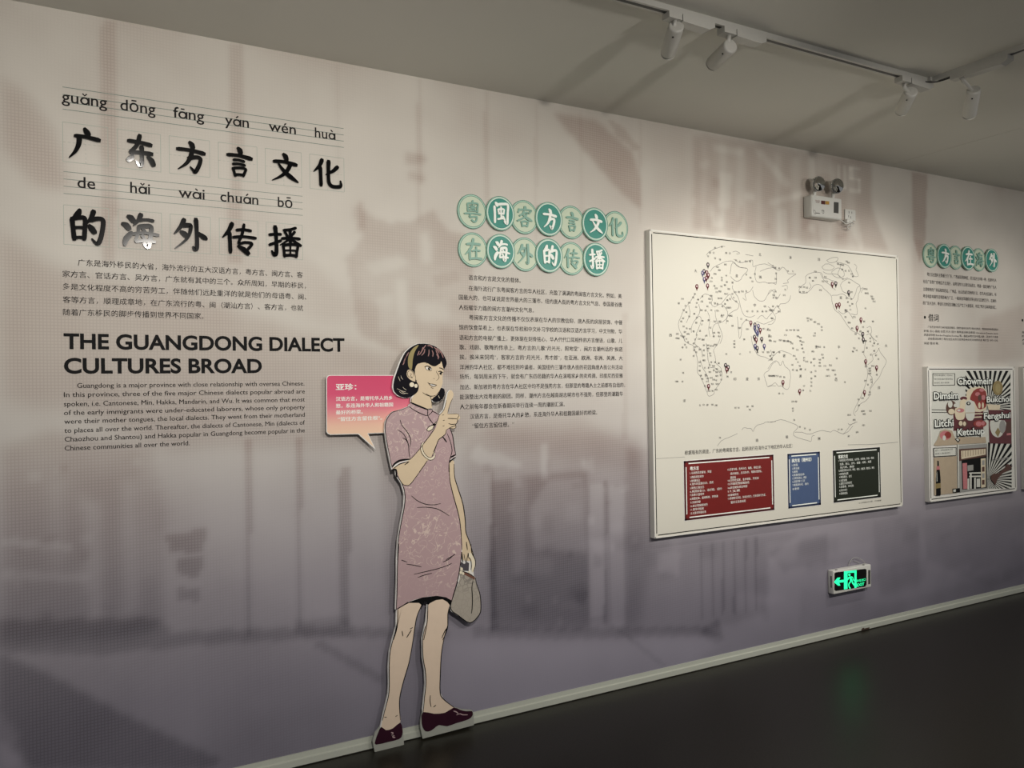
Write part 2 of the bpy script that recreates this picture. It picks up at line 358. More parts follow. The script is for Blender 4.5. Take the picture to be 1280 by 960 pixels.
MURAL = [
    ([(0,95),(45,125),(75,170),(85,235),(45,235),(20,205),(0,180)], .22, 1.5),
    ([(0,285),(60,330),(130,345),(250,372),(400,420),(480,440),(560,450),(600,520),(560,560),(200,560),(120,520),(0,500)], .20, 2.0),
    ([(240,240),(330,268),(440,320),(450,410),(390,400),(300,370),(200,350),(100,300),(120,240)], .10, 2.5),
    ([(30,118),(62,128),(140,215),(250,262),(430,300),(600,350),(590,380),(380,322),(200,275),(110,235),(60,180)], -.10, 2.0),
    ([(380,310),(470,345),(560,385),(600,400),(600,420),(520,400),(420,360)], -.09, 1.5),
    ([(447,248),(460,268),(486,279),(515,276),(540,262),(560,288),(580,292),(590,330),(600,430),(575,480),(500,440),(450,420),(432,322),(452,300)], .22, .8),
    ([(495,350),(510,352),(512,420),(525,425),(520,440),(498,430)], -.16, 1.0),
    ([(525,290),(537,288),(540,330),(528,330)], -.2, 1.0),
    ([(505,190),(535,196),(532,206),(508,204)], .22, .8), ([(512,215),(530,218),(530,228),(512,225)], .18, .8),
    ([(560,130),(640,150),(670,190),(640,200),(600,180),(560,170)], .07, 3.0),
    ([(690,140),(745,150),(790,190),(802,230),(801,262),(775,240),(745,205),(715,170)], .28, .9),
    ([(760,150),(775,155),(800,185),(795,190),(770,168)], .2, .6),
    ([(866,168),(950,180),(1090,203),(1088,255),(1110,312),(1000,302),(866,285)], .22, 1.2),
    ([(1090,205),(1138,213),(1138,328),(1112,316),(1092,265)], -.06, 1.2),
    ([(1139,214),(1159,217),(1157,300),(1150,330),(1142,300)], .30, .7),
    ([(1160,218),(1280,240),(1280,300),(1160,300)], -.05, 1.5),
    ([(1225,400),(1280,380),(1280,450),(1222,455)], .18, 1.5),
    ([(1141,300),(1155,300),(1153,560),(1136,560)], .12, 1.2),
    ([(815,115+50),(860,172),(858,285),(815,280)], .06, 2.0),
    # left, lower street scene
    ([(0,560),(60,540),(190,560),(205,640),(200,790),(120,800),(0,805)], .22, 1.5),
    ([(0,672),(90,680),(88,688),(0,682)], -.2, .7), ([(0,712),(110,718),(108,728),(0,724)], -.16, .8),
    ([(60,590),(78,600),(80,720),(62,700)], -.12, 1.5), ([(102,620),(125,630),(130,770),(112,780)], -.16, 1.2),
    ([(150,600),(170,600),(172,760),(155,780)], -.16, 1.5), ([(175,560),(195,575),(196,720),(178,720)], -.10, 1.5),
    ([(205,668),(258,661),(254,692),(214,690)], .26, .6), ([(222,697),(253,696),(251,722),(224,720)], .26, .6), ([(222,735),(250,734),(250,752),(224,750)], .2, .6),
    ([(0,775),(200,772),(215,790),(420,783),(560,788),(560,797),(400,797),(250,806),(120,818),(0,815)], .24, .8),
    ([(370,775),(436,770),(440,795),(370,795)], .18, .8),
    ([(400,800),(480,846),(480,856),(392,806)], .22, .7),
    ([(0,818),(60,842),(150,890),(275,950),(262,962),(40,962),(0,925)], .30, .8),
    ([(20,915),(0,890),(0,962),(30,962)], -.25, 1.0),
    # centre and right, lower
    ([(475,560),(500,560),(500,760),(485,770)], .18, 1.5),
    ([(596,540),(640,560),(800,590),(812,640),(800,560),(720,520),(620,520)], .14, 2.0),
    ([(614,600),(735,590),(738,788),(614,788)], .26, 1.0), ([(575,530),(640,535),(800,545),(812,700),(800,782),(590,782)], .20, 2.5), ([(560,800),(700,803),(900,797),(905,800),(840,850),(600,905),(520,920)], -.26, 2.0), ([(0,600),(200,600),(300,700),(400,820),(480,960),(0,960)], .10, 6.0),
    ([(440,262),(452,250),(458,285),(446,290)], .14, .7), ([(455,330),(500,318),(512,330),(470,345)], -.12, .8), ([(470,372),(492,366),(494,410),(474,414)], -.12, .8), ([(540,345),(572,338),(575,352),(545,360)], .12, .7), ([(520,380),(560,372),(562,400),(524,404)], -.10, 1.0), ([(548,410),(590,405),(590,440),(552,450)], .10, 1.0),
    ([(660,640),(685,600),(730,596),(732,690),(668,688)], -.20, 1.0), ([(640,600),(658,600),(655,720),(642,720)], -.12, 1.0),
    ([(736,604),(757,606),(757,770),(738,772)], -.12, .5), ([(762,606),(780,612),(781,780),(764,782)], -.10, .5),
    ([(782,560),(812,560),(818,680),(870,676),(1000,665),(960,700),(958,765),(880,790),(782,790)], .16, 1.2),
    ([(590,783),(700,786),(880,783),(905,795),(700,800),(590,797)], .20, .7),
    ([(770,787),(776,787),(835,832),(828,834)], .2, .6),
    ([(875,790),(898,772),(905,800),(892,806)], .22, .8),
    ([(820,690),(850,690),(850,720),(822,715)], -.14, .8),
    ([(960,690),(1035,665),(1035,700),(980,715)], .14, 1.0), ([(1090,650),(1150,640),(1150,735),(1100,745)], .13, 1.5),
    ([(1150,650),(1280,630),(1280,715),(1240,735),(1160,700)], .13, 1.5), ([(1000,735),(1110,755),(1220,725),(1280,720),(1280,735),(1100,780),(1000,790)], .10, 1.5),
    ([(590,560),(600,556),(612,566),(625,566),(652,580),(650,586),(600,580),(588,575)], -.18, .8),
    ([(675,555),(684,555),(684,600),(676,600)], -.2, .7),
]
for pts, a, s in MURAL: add_shape(pts, a, s)
for x, ya, yb, wp_, a in [(136,25,330,18,.20),(295,54,330,17,.18),(524,100,280,5,.16),(423,80,220,4,.08),(608,115,250,5,.14),(670,128,300,4,.10),(726,140,300,3,.08),
                      (311,550,795,6,.24),(374,548,785,6,.24),(431,585,782,13,.26),(616,590,790,5,.22),(757,600,780,4,.22),(800,150,280,3,.1),(781,390,550,6,.10),
                      (877,680,775,3,.2),(891,678,772,3,.2),(904,676,770,3,.2),(918,674,768,3,.2),(932,672,766,3,.2),(945,670,764,3,.2)]:
    strip(x, ya, yb, wp_, a, .6)
for i in range(9): strip(880+i*23, 175+i*4, 295+i*2, 5+3*(i % 3), -.13, 1.2)
for q_ in ([(1046,205),(1050,206),(1050,236),(1046,235)], [(1054,206),(1058,207),(1058,237),(1054,236)], [(1046,231),(1058,233),(1058,238),(1046,237)],
           [(1062,208),(1076,210),(1076,214),(1062,212)], [(1062,208),(1066,209),(1066,224),(1062,223)], [(1062,221),(1076,223),(1076,227),(1062,225)], [(1072,223),(1076,224),(1076,240),(1072,239)], [(1062,236),(1076,238),(1076,242),(1062,240)]):
    add_shape(q_, -.22, .5)
for q_ in ([(890,180),(930,186),(928,196),(892,190)], [(940,185),(952,187),(990,230),(982,236)], [(900,215),(915,217),(912,262),(898,260)], [(960,250),(1000,240),(1004,246),(962,258)], [(1010,195),(1018,196),(1018,228),(1010,227)], [(930,240),(944,242),(944,252),(930,250)], [(1020,262),(1036,264),(1040,308),(1026,306)], [(972,262),(984,263),(984,300),(972,299)], [(1064,285),(1072,270),(1080,310),(1074,312)]):
    add_shape(q_, -.16, .8)
for i in range(60):
    x = random.choice((random.uniform(590, 800), random.uniform(0, 200), random.uniform(860, 1090))); y = random.uniform(570, 780) if x < 850 else random.uniform(180, 300)
    ww = random.uniform(4, 16); hh = random.uniform(4, 20)
    add_shape([(x, y), (x+ww, y+random.uniform(-2, 2)), (x+ww, y+hh), (x, y+hh)], random.choice((-.10, .10)), .7)
for i in range(26):
    x = random.uniform(620, 960); y = random.uniform(620, 770); ww = random.uniform(8, 40); hh = random.uniform(5, 26)
    add_shape([(x, y), (x+ww, y-3), (x+ww, y+hh), (x, y+hh)], random.choice((-.08, .09)), 1.2)
for i in range(22):
    x = random.uniform(1000, 1270); y = random.uniform(640, 740); ww = random.uniform(10, 50); hh = random.uniform(4, 18)
    add_shape([(x, y), (x+ww, y-8), (x+ww, y+hh-8), (x, y+hh)], random.choice((-.07, .08)), 1.2)
rng = np.random.default_rng(3)
nz1 = blur(rng.standard_normal(GX.shape), 9); nz1 /= nz1.std()
nz2 = blur(rng.standard_normal(GX.shape), 3); nz2 /= nz2.std()
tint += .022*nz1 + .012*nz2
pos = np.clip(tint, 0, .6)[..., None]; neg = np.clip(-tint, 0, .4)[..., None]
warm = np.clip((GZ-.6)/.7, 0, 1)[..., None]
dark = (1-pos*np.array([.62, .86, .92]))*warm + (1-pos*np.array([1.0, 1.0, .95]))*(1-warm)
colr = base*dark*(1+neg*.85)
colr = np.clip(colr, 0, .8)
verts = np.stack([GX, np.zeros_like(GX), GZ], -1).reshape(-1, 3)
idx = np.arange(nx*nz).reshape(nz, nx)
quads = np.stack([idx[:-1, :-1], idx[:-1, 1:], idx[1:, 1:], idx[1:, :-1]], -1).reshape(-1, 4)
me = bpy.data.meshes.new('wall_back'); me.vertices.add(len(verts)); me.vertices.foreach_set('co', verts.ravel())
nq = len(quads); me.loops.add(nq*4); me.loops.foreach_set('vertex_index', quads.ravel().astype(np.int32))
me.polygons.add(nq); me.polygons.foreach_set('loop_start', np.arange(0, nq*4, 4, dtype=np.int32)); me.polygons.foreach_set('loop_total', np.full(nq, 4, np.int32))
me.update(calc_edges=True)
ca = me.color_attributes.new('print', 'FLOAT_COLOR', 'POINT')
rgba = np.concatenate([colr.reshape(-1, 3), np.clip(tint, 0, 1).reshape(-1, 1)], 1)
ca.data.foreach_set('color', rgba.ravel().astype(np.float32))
def wall_material():
    m = bpy.data.materials.new('wallpaper_print'); m.use_nodes = True; n = m.node_tree; b = n.nodes['Principled BSDF']
    b.inputs['Roughness'].default_value = .62; b.inputs['Specular IOR Level'].default_value = .3
    at = n.nodes.new('ShaderNodeAttribute'); at.attribute_name = 'print'
    tc = n.nodes.new('ShaderNodeTexCoord'); sp = n.nodes.new('ShaderNodeSeparateXYZ'); n.links.new(tc.outputs['Object'], sp.inputs[0])
    outs = []
    for ax in (0, 2):                    # canvas weave: thin lines both ways
        k = n.nodes.new('ShaderNodeMath'); k.operation = 'MULTIPLY'; k.inputs[1].default_value = 2*math.pi/.0105; n.links.new(sp.outputs[ax], k.inputs[0])
        s = n.nodes.new('ShaderNodeMath'); s.operation = 'SINE'; n.links.new(k.outputs[0], s.inputs[0]); outs.append(s)
    ad = n.nodes.new('ShaderNodeMath'); ad.operation = 'MAXIMUM'; n.links.new(outs[0].outputs[0], ad.inputs[0]); n.links.new(outs[1].outputs[0], ad.inputs[1])
    mr = n.nodes.new('ShaderNodeMapRange'); mr.inputs[1].default_value = .2; mr.inputs[2].default_value = 1; n.links.new(ad.outputs[0], mr.inputs[0])
    am = n.nodes.new('ShaderNodeMath'); am.operation = 'MULTIPLY_ADD'; am.inputs[1].default_value = .75; am.inputs[2].default_value = .03; n.links.new(at.outputs['Alpha'], am.inputs[0])
    st = n.nodes.new('ShaderNodeMath'); st.operation = 'MULTIPLY'; n.links.new(mr.outputs[0], st.inputs[0]); n.links.new(am.outputs[0], st.inputs[1])
    mx = n.nodes.new('ShaderNodeMix'); mx.data_type = 'RGBA'; mx.blend_type = 'MULTIPLY'; mx.inputs[7].default_value = (.35, .3, .3, 1)
    n.links.new(st.outputs[0], mx.inputs[0]); n.links.new(at.outputs['Color'], mx.inputs[6])
    n.links.new(mx.outputs[2], b.inputs['Base Color'])
    bp = n.nodes.new('ShaderNodeBump'); bp.inputs['Strength'].default_value = .12; bp.inputs['Distance'].default_value = .002
    tn = n.nodes.new('ShaderNodeTexNoise'); tn.inputs['Scale'].default_value = 220; n.links.new(tc.outputs['Object'], tn.inputs['Vector'])
    n.links.new(tn.outputs['Fac'], bp.inputs['Height']); n.links.new(bp.outputs[0], b.inputs['Normal'])
    return m
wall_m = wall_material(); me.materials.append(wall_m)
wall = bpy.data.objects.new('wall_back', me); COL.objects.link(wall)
tag(wall, 'long wall covered in a faded beige to mauve street mural print', None, None, 'structure')
# the wall goes on beyond the mural on both sides and has a body behind it
plain = mat('wall_paint', (.40, .37, .34), .7, noise=.06, nscale=3)
b = MB(); b.box(-3.5, -1.0, 0, .12, 0, CEIL); b.box(7.0, 10, 0, .12, 0, CEIL); b.box(-1.0, 7.0, .002, .12, 0, CEIL)
tag(b.build('wall_back_body', plain), 'plain continuation of the wall beyond the mural', None, None, 'structure')

def floor_material():
    m = bpy.data.materials.new('floor_dark_vinyl'); m.use_nodes = True; n = m.node_tree; b = n.nodes['Principled BSDF']
    tc = n.nodes.new('ShaderNodeTexCoord'); t = n.nodes.new('ShaderNodeTexNoise'); t.inputs['Scale'].default_value = 160; t.inputs['Detail'].default_value = 5
    n.links.new(tc.outputs['Object'], t.inputs['Vector'])
    cr = n.nodes.new('ShaderNodeValToRGB'); cr.color_ramp.elements[0].color = (.009, .0082, .0055, 1); cr.color_ramp.elements[1].color = (.022, .0195, .013, 1)
    cr.color_ramp.elements[0].position = .35; cr.color_ramp.elements[1].position = .65
    n.links.new(t.outputs['Fac'], cr.inputs[0]); n.links.new(cr.outputs[0], b.inputs['Base Color'])
    b.inputs['Roughness'].default_value = .34; b.inputs['Specular IOR Level'].default_value = .25
    return m
b = MB(); b.box(-3.5, 10, -6, .12, -.05, 0)
tag(b.build('floor', floor_material()), 'dark brown black smooth floor with a dim green reflection', None, None, 'structure')
ceil_m = mat('ceiling_paint', (.70, .685, .62), .8, noise=.03, nscale=2.5)
b = MB(); sx_ = PZ(1110, 207, CEIL).x
b.box(-3.5, sx_-.002, -6, .12, CEIL, CEIL+.05); b.box(sx_+.002, 10, -6, .12, CEIL, CEIL+.05); b.box(-3.5, 10, -6, .12, CEIL+.051, CEIL+.08)
tag(b.build('ceiling', ceil_m), 'plain grey white ceiling with a faint board joint', None, None, 'structure')
# skirting: sloping light face under a thin lip
base_m = mat('skirting_grey', (.46, .48, .42), .4, noise=.05, nscale=6)
b = MB()
prof = [(0, .048), (-.0045, .048), (-.0055, .030), (-.0135, .027), (-.0145, .004), (0, .004)]
b.add([(-3.5, y, z) for y, z in prof] + [(10, y, z) for y, z in prof], [list(range(6)), list(range(11, 5, -1))] + [(i, (i+1) % 6, 6+(i+1) % 6, 6+i) for i in range(6)])
sk = tag(b.build('baseboard_back', base_m), 'pale grey skirting strip along the foot of the wall', None, None, 'structure')
b = MB(); b.box(-3.5, 10, -.011, 0, 0, .004); b.build('shadow_gap', slot_m, sk)
q = PZ(1079, 787, .006); b = MB(); b.box(q.x-.02, q.x+.05, -.0150, -.0140, .004, .012); b.box(q.x-.012, q.x+.004, -.0152, -.0140, .012, .017); b.build('chipped_spot', mat('chip_brown', (.06, .035, .02), .8, noise=.3), sk)

# ================================================================== LEFT TITLE BLOCK
YW = -.0006
# staff lines and practice boxes
R1 = [(106, 163), (115.3, 171), (124.5, 178.8), (133.8, 186.4)]
R2 = [(212.3, 247), (221.7, 255), (230.8, 263), (240, 270.6)]
xl = P(78.2, 120).x; xr1 = P(429.7, 175).x; xr2 = P(378.3, 258).x
zr1 = [(P(78, a).z+P(429.7, c).z)/2 for a, c in R1]; zr2 = [(P(78, a).z+P(378.3, c).z)/2 for a, c in R2]
for z in zr1:
    b = MB(); b.ribbon([(xl, z), (xr1, z)], [.0012]*2, YW, 0); b.build('ruled_line', line_green, wall)
for z in zr2:
    b = MB(); b.ribbon([(xl, z), (xr2, z)], [.0010]*2, YW, 0); b.build('ruled_line', line_green, wall)
bx = [(P(a, 170).x, P(c, 190).x) for a, c in [(78.4,135),(146.5,200.8),(211.3,262),(272.7,321.2),(331.3,376.6),(386.7,429.7)]]
z1t = (P(79, 149.3).z+P(429, 200.5).z)/2; z1b = (P(79, 200).z+P(390, 237.3).z)/2
z2t = (P(80, 255.3).z+P(375, 282).z)/2; z2b = (P(80, 305.5).z+P(262, 317).z)/2
def pbox(x0, x1, zb, zt):
    b = MB(); w_ = .0009
    for a, c in (((x0, zb), (x0, zt)), ((x1, zb), (x1, zt)), ((x0, zb), (x1, zb)), ((x0, zt), (x1, zt))):
        b.ribbon([a, c], [w_]*2, YW, 0)
    mx_, mz_ = (x0+x1)/2, (zb+zt)/2
    for i in range(9):
        t = i/9
        b.ribbon([(x0+(x1-x0)*t, mz_), (x0+(x1-x0)*(t+.06), mz_)], [.0006]*2, YW, 0)
        b.ribbon([(mx_, zb+(zt-zb)*t), (mx_, zb+(zt-zb)*(t+.06))], [.0006]*2, YW, 0)
    b.build('character_box', line_pale, wall)
for x0, x1 in bx: pbox(x0, x1, z1b, z1t)
for x0, x1 in bx[:5]: pbox(x0, x1, z2b, z2t)
# pinyin
def pinyin(body, xa, xb, zline, zgap, mark=None, at=None):
    """letters stand on the third rule; x-height = rule gap"""
    b = MB(); a, c = P(xa, 150).x, P(xb, 150).x
    alpha = [i for i, ch in enumerate(body) if ch == 'ɑ']; body = body.replace('ɑ', 'o')
    v, f = glyphs(body, .008, 3); sx = (c-a)/np.ptp(v[:, 0]); xh = np.ptp(glyphs('x')[0][:, 1]); sz = zgap/xh
    v0 = v[:, 0].min()
    b.add([(a+(p[0]-v0)*sx, YW-.0004, zline+p[1]*sz) for p in v], f)
    for i in alpha:                      # round a = bowl plus an upright at its right side
        xr = a+(glyphs(body[:i+1], .008, 3)[0][:, 0].max()-v0)*sx-.0016
        b.ribbon([(xr, zline), (xr, zline+zgap)], [.0026]*2, YW-.0005, 0)
    if mark:
        va = glyphs(body[:at+1], .008, 3)[0][:, 0].max(); vb = np.ptp(glyphs('o', .008, 3)[0][:, 0])
        cx = a+(va-vb/2-v0)*sx; hz = zline+zgap*1.22; u = zgap*.28
        M = {'caron': [(-1, 1), (0, 0), (1, 1)], 'macron': [(-1, .5), (1, .5)], 'acute': [(-.5, 0), (.7, 1)], 'grave': [(-.7, 1), (.5, 0)]}[mark]
        b.ribbon([(cx+p[0]*u*.9, hz+p[1]*u) for p in M], [.0022]*len(M), YW-.0004, 0)
    b.build('pinyin_syllable', body_ink, wall)
g1 = (zr1[0]-zr1[3])/3; g2 = (zr2[0]-zr2[3])/3
def px150(x, y): return x
for body, xa, xb, mk, at in [('guɑng',77.3,134.2,'caron',2),('dōng',150.5,194.5,None,0),('fɑng',216.5,255.3,'macron',1),('yɑn',281,311,'acute',1),('wén',335.8,369.6,None,0),('huɑ',393.3,418.7,'grave',2)]:
    pinyin(body, xa, xb, zr1[2], g1, mk, at)
for body, xa, xb, mk, at in [('de',95.8,118.2,None,0),('hɑi',161.7,186.5,'caron',1),('wɑi',222,254.6,'grave',1),('chuɑn',274,321.5,'acute',3),('bō',345.8,364,None,0)]:
    pinyin(body, xa, xb, zr2[2], g2, mk, at)
# raised acrylic characters
EN = ['wide', 'east', 'square', 'speech', 'writing', 'change']
looks1 = ['with one long falling stroke', 'with a hooked upright and two dots', 'with a glossy highlight on its top stroke', 'with stacked bars above a small square', 'with two crossing diagonal strokes', 'with an upturned hook at its right']
looks2 = ['with an enclosed box at its left', 'with three water dots at its left', 'with a long upright and a side dot', 'with a leaning left part and zigzag right part', 'densest of the row with a small grid']
def raised(ch, x0, x1, zb, zt, ext, label):
    b = MB(); wx, wz = x1-x0, zt-zb
    brush(b, ch, x0+wx*ext[0], x0+wx*ext[1], zt-wz*ext[3], zt-wz*ext[2], -.0085, -.0015, 1.08)
    o = b.build('raised_character', gloss_black); tag(o, label, 'character', 'raised black title characters')
ordn = ['first', 'second', 'third', 'fourth', 'fifth', 'last']
EX1 = {'广': (.04,.86,.08,.96), '东': (.10,.96,.02,.96), '方': (.10,.98,.08,.96), '言': (.10,.98,.06,.96), '文': (.10,1.0,.06,.96), '化': (.06,1.0,.04,.98)}
for i, ch in enumerate('广东方言文化'):
    raised(ch, *bx[i], z1b, z1t, (.08, .95, .06, .95), f'black raised character {looks1[i]}, {ordn[i]} in upper title row')
for i, ch in enumerate('的海外传播'):
    raised(ch, *bx[i], z2b, z2t, (.05, .95, .05, .98), f'black raised character {looks2[i]}, {(ordn[:4]+["last"])[i]} in lower row')
# Chinese paragraph
def block(name, lines, m, hpx, y=YW-.0002, ref='C', offset=0.0, res=1, parent=wall, label=None, Yp=None):
    b = MB()
    for body, x0, y0, x1, y1 in lines: put_px(b, body, x0, y0, x1, y1, hpx, y, ref, offset, res, Yp)
    o = b.build(name, m, parent)
    if label: o['label'] = label
    return o
block('printed_paragraph', [
    ('广东是海外移民的大省，海外流行的五大汉语方言，粤方言、闽方言、客', 97.5, 332, 378.5, 347.6),
    ('家方言、官话方言、吴方言，广东就有其中的三个。众所周知，早期的移民，', 78.2, 345.5, 382.5, 361.6),
    ('多是文化程度不高的穷苦劳工，伴随他们远赴重洋的就是他们的母语粤、闽、', 78.4, 361.3, 383, 375.6),
    ('客等方言，顺理成章地，在广东流行的粤、闽（潮汕方言）、客方言，也就', 78.6, 377.6, 379, 389.5),
    ('随着广东移民的脚步传播到世界不同国家。', 78.8, 393.6, 254.5, 399.6)], body_ink, 8.0, offset=.004, label='small Chinese paragraph under the black title')
block('printed_heading', [('THE GUANGDONG DIALECT', 79.6, 434.9, 430.8, 439.6), ('CULTURES BROAD', 80, 466, 327.5, 466)],
      black, 18.2, ref='L', offset=.03, res=5, label='bold black English heading in two lines')
block('printed_paragraph', [
    ('Guangdong is a major province with close relationship with oversea Chinese.', 96.4, 484.2, 380.5, 482.4),
    ('In this province, three of the five major Chinese dialects popular abroad are', 79.9, 496, 381, 491.9),
    ('spoken, i.e. Cantonese, Min, Hakka, Mandarin, and Wu. It was common that most', 80, 507.3, 381, 502.3),
    ('of the early immigrants were under-educated laborers, whose only property', 80, 518.4, 381, 511.8),
    ('were their mother tongues, the local dialects. They went from their motherland', 80.4, 529.4, 381, 521.2),
    ('to places all over the world. Thereafter, the dialects of Cantonese, Min (dialects of', 80.6, 541, 381, 530.8),
    ('Chaozhou and Shantou) and Hakka popular in Guangdong become popular in the', 80.8, 552, 381, 540.4),
    ('Chinese communities all over the world.', 80.8, 563.2, 237.2, 556.5)],
      body_ink, 6.0, ref='L', offset=.008, res=2, label='English paragraph in eight lines under the bold heading')

# ================================================================== ROUND CHARACTER BADGES
def circle(cx, cz, rx, rz, n=40): return [(cx+rx*math.cos(2*math.pi*i/n), cz+rz*math.sin(2*math.pi*i/n)) for i in range(n)]
def ringmesh(mb, cx, cz, rx, rz, wd, y0, y1, n=40):
    a, c = circle(cx, cz, rx, rz, n), circle(cx, cz, rx-wd, rz-wd, n)
    V = [(x, y0, z) for x, z in a+c] + [(x, y1, z) for x, z in a+c]; Fc = []
    for i in range(n):
        j = (i+1) % n
        Fc += [(i, j, n+j, n+i), (i, 2*n+i, 2*n+j, j), (n+i, n+j, 3*n+j, 3*n+i)]
    mb.add(V, Fc)
def badge(ch, px, py, hpx, is_teal, sx, label, group, bold=1.0):
    c = P(px, py, -.006); r = hpx/2*SC(px, py, -.006); rx = r*sx
    o = empty('character_badge', (c.x, 0, c.z), label, 'badge', group)
    y0, y1 = (-.0150, -.0082) if is_teal else (-.0080, -.0010)
    b = MB(); b.prism(circle(c.x, c.z, rx, r), y0, y1); b.build('disc', ring_m if is_teal else ring_m, o)
    b = MB(); ringmesh(b, c.x, c.z, rx, r, r*.035, y0-.0003, y0+.001); b.build('outer_line', ring_dark, o)
    b = MB(); b.prism(circle(c.x, c.z, rx*.885, r*.885), y0-.0004, y0+.0005); b.build('face', teal if is_teal else pale, o)
    b = MB(); ringmesh(b, c.x, c.z, rx*.90, r*.90, r*.028, y0-.0006, y0+.001); b.build('inner_line', glyph_w if is_teal else ring_dark, o)
    b = MB(); g = .60
    brush(b, ch, c.x-rx*g, c.x+rx*g, c.z-r*(g+.02), c.z+r*(g+.04), y0-.0062, y0-.0002, (1.12 if is_teal else 1.08)*bold); b.build('glyph', glyph_w if is_teal else glyph_t, o)
    b = MB(); b.prism(circle(c.x, c.z, rx*.28, r*.28, 14), y1, 0 if is_teal else 0); b.build('standoff', side_white, o)
row1 = [('粤',590,264.5,43.2),('闽',624.4,267.3,43),('客',655,271.5,42.4),('方',685,274.3,42.4),('言',714,278,41.6),('文',742.6,280.8,41.6),('化',769.4,284.2,40.4)]
row2 = [('在',591,312.2,43.2),('海',625,314.4,43),('外',656,318,42.4),('的',685.2,319.8,42.4),('传',714.2,323.2,41.4),('播',744,324.6,41.6)]
rowR = [('粤',1162.8,319.2,30.6),('方',1179,320.4,30.4),('言',1194.3,322,29.8),('在',1208.7,323,29.6),('海',1223.4,324.8,28.6),('外',1238.4,325.6,29)]
on = ['leftmost', 'second', 'third', 'fourth', 'fifth', 'sixth', 'last']
for i, (ch, x, y, h) in enumerate(row1):
    t = i % 2 == 1; badge(ch, x, y, h, t, .94, f'{"solid teal disc with white" if t else "pale disc with grey green"} raised character, {on[i] if i < 6 else "rightmost"} of upper row of seven', 'upper row of middle heading badges')
for i, (ch, x, y, h) in enumerate(row2):
    t = i % 2 == 1; badge(ch, x, y, h, t, .94, f'{"solid teal disc with white" if t else "pale disc with grey green"} raised character, {on[i] if i < 5 else "rightmost"} of lower row of six', 'lower row of middle heading badges')
for i, (ch, x, y, h) in enumerate(rowR):
    t = i % 2 == 1; badge(ch, x, y, h, t, .97, f'small {"teal disc with white" if t else "pale disc with green"} character, {on[i] if i < 5 else "rightmost"} of row above poster at far right', 'right heading badges', 1.05)

# ================================================================== MIDDLE PARAGRAPH
L = [
 ('语言和方言是文化的载体。', 585.7, 350.3, 651, 353.6, 0),
 ('在海外流行广东粤闽客方言的华人社区，充盈了满满的粤闽客方言文化。例如，美', 585.9, 363.5, 777.2, 373.1, 0),
 ('国最大的，也可以说是世界最大的三藩市、纽约唐人街的粤方言文化气息、泰国曼谷唐', 573.7, 374.2, 777.5, 384.2, 0),
 ('人街耀华力路的闽方言潮州文化气息。', 573.8, 387.6, 667.5, 390.9, 0),
 ('粤闽客方言文化的传播不仅仅表现在华人的宗教信仰，唐人街的房屋装饰，中餐', 586.5, 400.2, 778, 406, 0),
 ('馆的饮食菜肴上，也表现在华校和中文补习学校的汉语和汉语方言学习，中文刊物，华', 574, 412.4, 777.8, 417.3, 0),
 ('语和方言的电视广播上，更体现在刻骨铭心，华人代代口耳相传的方言俚语，山歌，儿', 574.2, 425.3, 778, 429, 0),
 ('歌、戏剧、歌舞的传承上。粤方言的儿歌“月光光，照地堂”，闽方言潮州话的“挨砻', 574.4, 437.2, 778.2, 439.5, 0),
 ('挨，挨米来饲鸡”，客家方言的“月光光，秀才郎”，在亚洲、欧洲、非洲、美洲、大', 574.6, 449.8, 778.3, 450.3, 0),
 ('洋洲的华人社区，都不难找到吟诵者。美国纽约三藩市唐人街的花园角唐人街公共活动', 574.7, 462.2, 778.4, 462, 0),
 ('场所，每到周末的下午，就会有广东四邑籍的华人在演唱家乡的卖鸡调。印度尼西亚雅', 574.8, 474, 778.5, 472.6, 0),
 ('加达、新加坡的粤方言在华人社区中均不是强势方言，但那里的粤籍人士之前都有自组的，', 575, 486.6, 781.3, 484.6, 0),
 ('能演整出大戏粤剧的剧团。同样，潮州方言在越南胡志明市也不强势，但那里的潮籍华', 575, 499, 778.8, 495.6, 0),
 ('人之前每年都会在新春期间举行连续一周的潮剧汇演。', 575.2, 511.4, 706, 508.6, 0),
 ('汉语方言，是寄托华人的乡愁，系连海外华人和祖籍国最好的桥梁。', 587.6, 523.4, 746.6, 519, 0),
 ('“留住方言留住根。”', 590.4, 535.6, 642.5, 533.4, 0)]
block('printed_paragraph', [l[:5] for l in L], body_ink, 6.2, offset=.006, label='long Chinese paragraph below the two rows of round badges')

# right column print
RB = ['粤方言在国内主要通行于广东、广西以及港澳地区，是汉语方言中的一种，在海外华人', '社区广东的广府地区方言流行，以粤语作为主要交际语言，粤语一直是海外广东人',
      '主要使用的广府话和四邑话，广州话、台山话以及其他粤方言，在华人社区通行，有', '粤语电影电视节目等影响力广泛，一般来说早期移民带去的方言流传至今，在海外', '的广东人当中，粤语与当地语言接触之后产生了大量借词，丰富了粤方言和英语词汇。']
ys = [(345.5, 352.3), (355.3, 360.2), (364.8, 369.3), (373.4, 377.4), (382, 385.4)]
block('printed_paragraph', [(t, 1159 if i == 0 else 1154, ys[i][0], 1245.5, ys[i][1]) for i, t in enumerate(RB)], body_ink, 4.4, offset=.004, label='small Chinese paragraph under the small round badges at right')
b = MB(); put_px(b, '借词', 1160.5, 401.3, 1173.4, 402.2, 8.6, YW-.0002, offset=.01); b.build('printed_heading', black, wall)['label'] = 'short black two character heading beside a bullet'
for px_, py_ in ((1156, 396.6), (1278, 400.4)):
    b = MB(); c = P(px_, py_); b.prism(circle(c.x, c.z, .009, .0095, 16), YW-.0002, 0); b.build('bullet', black, wall)
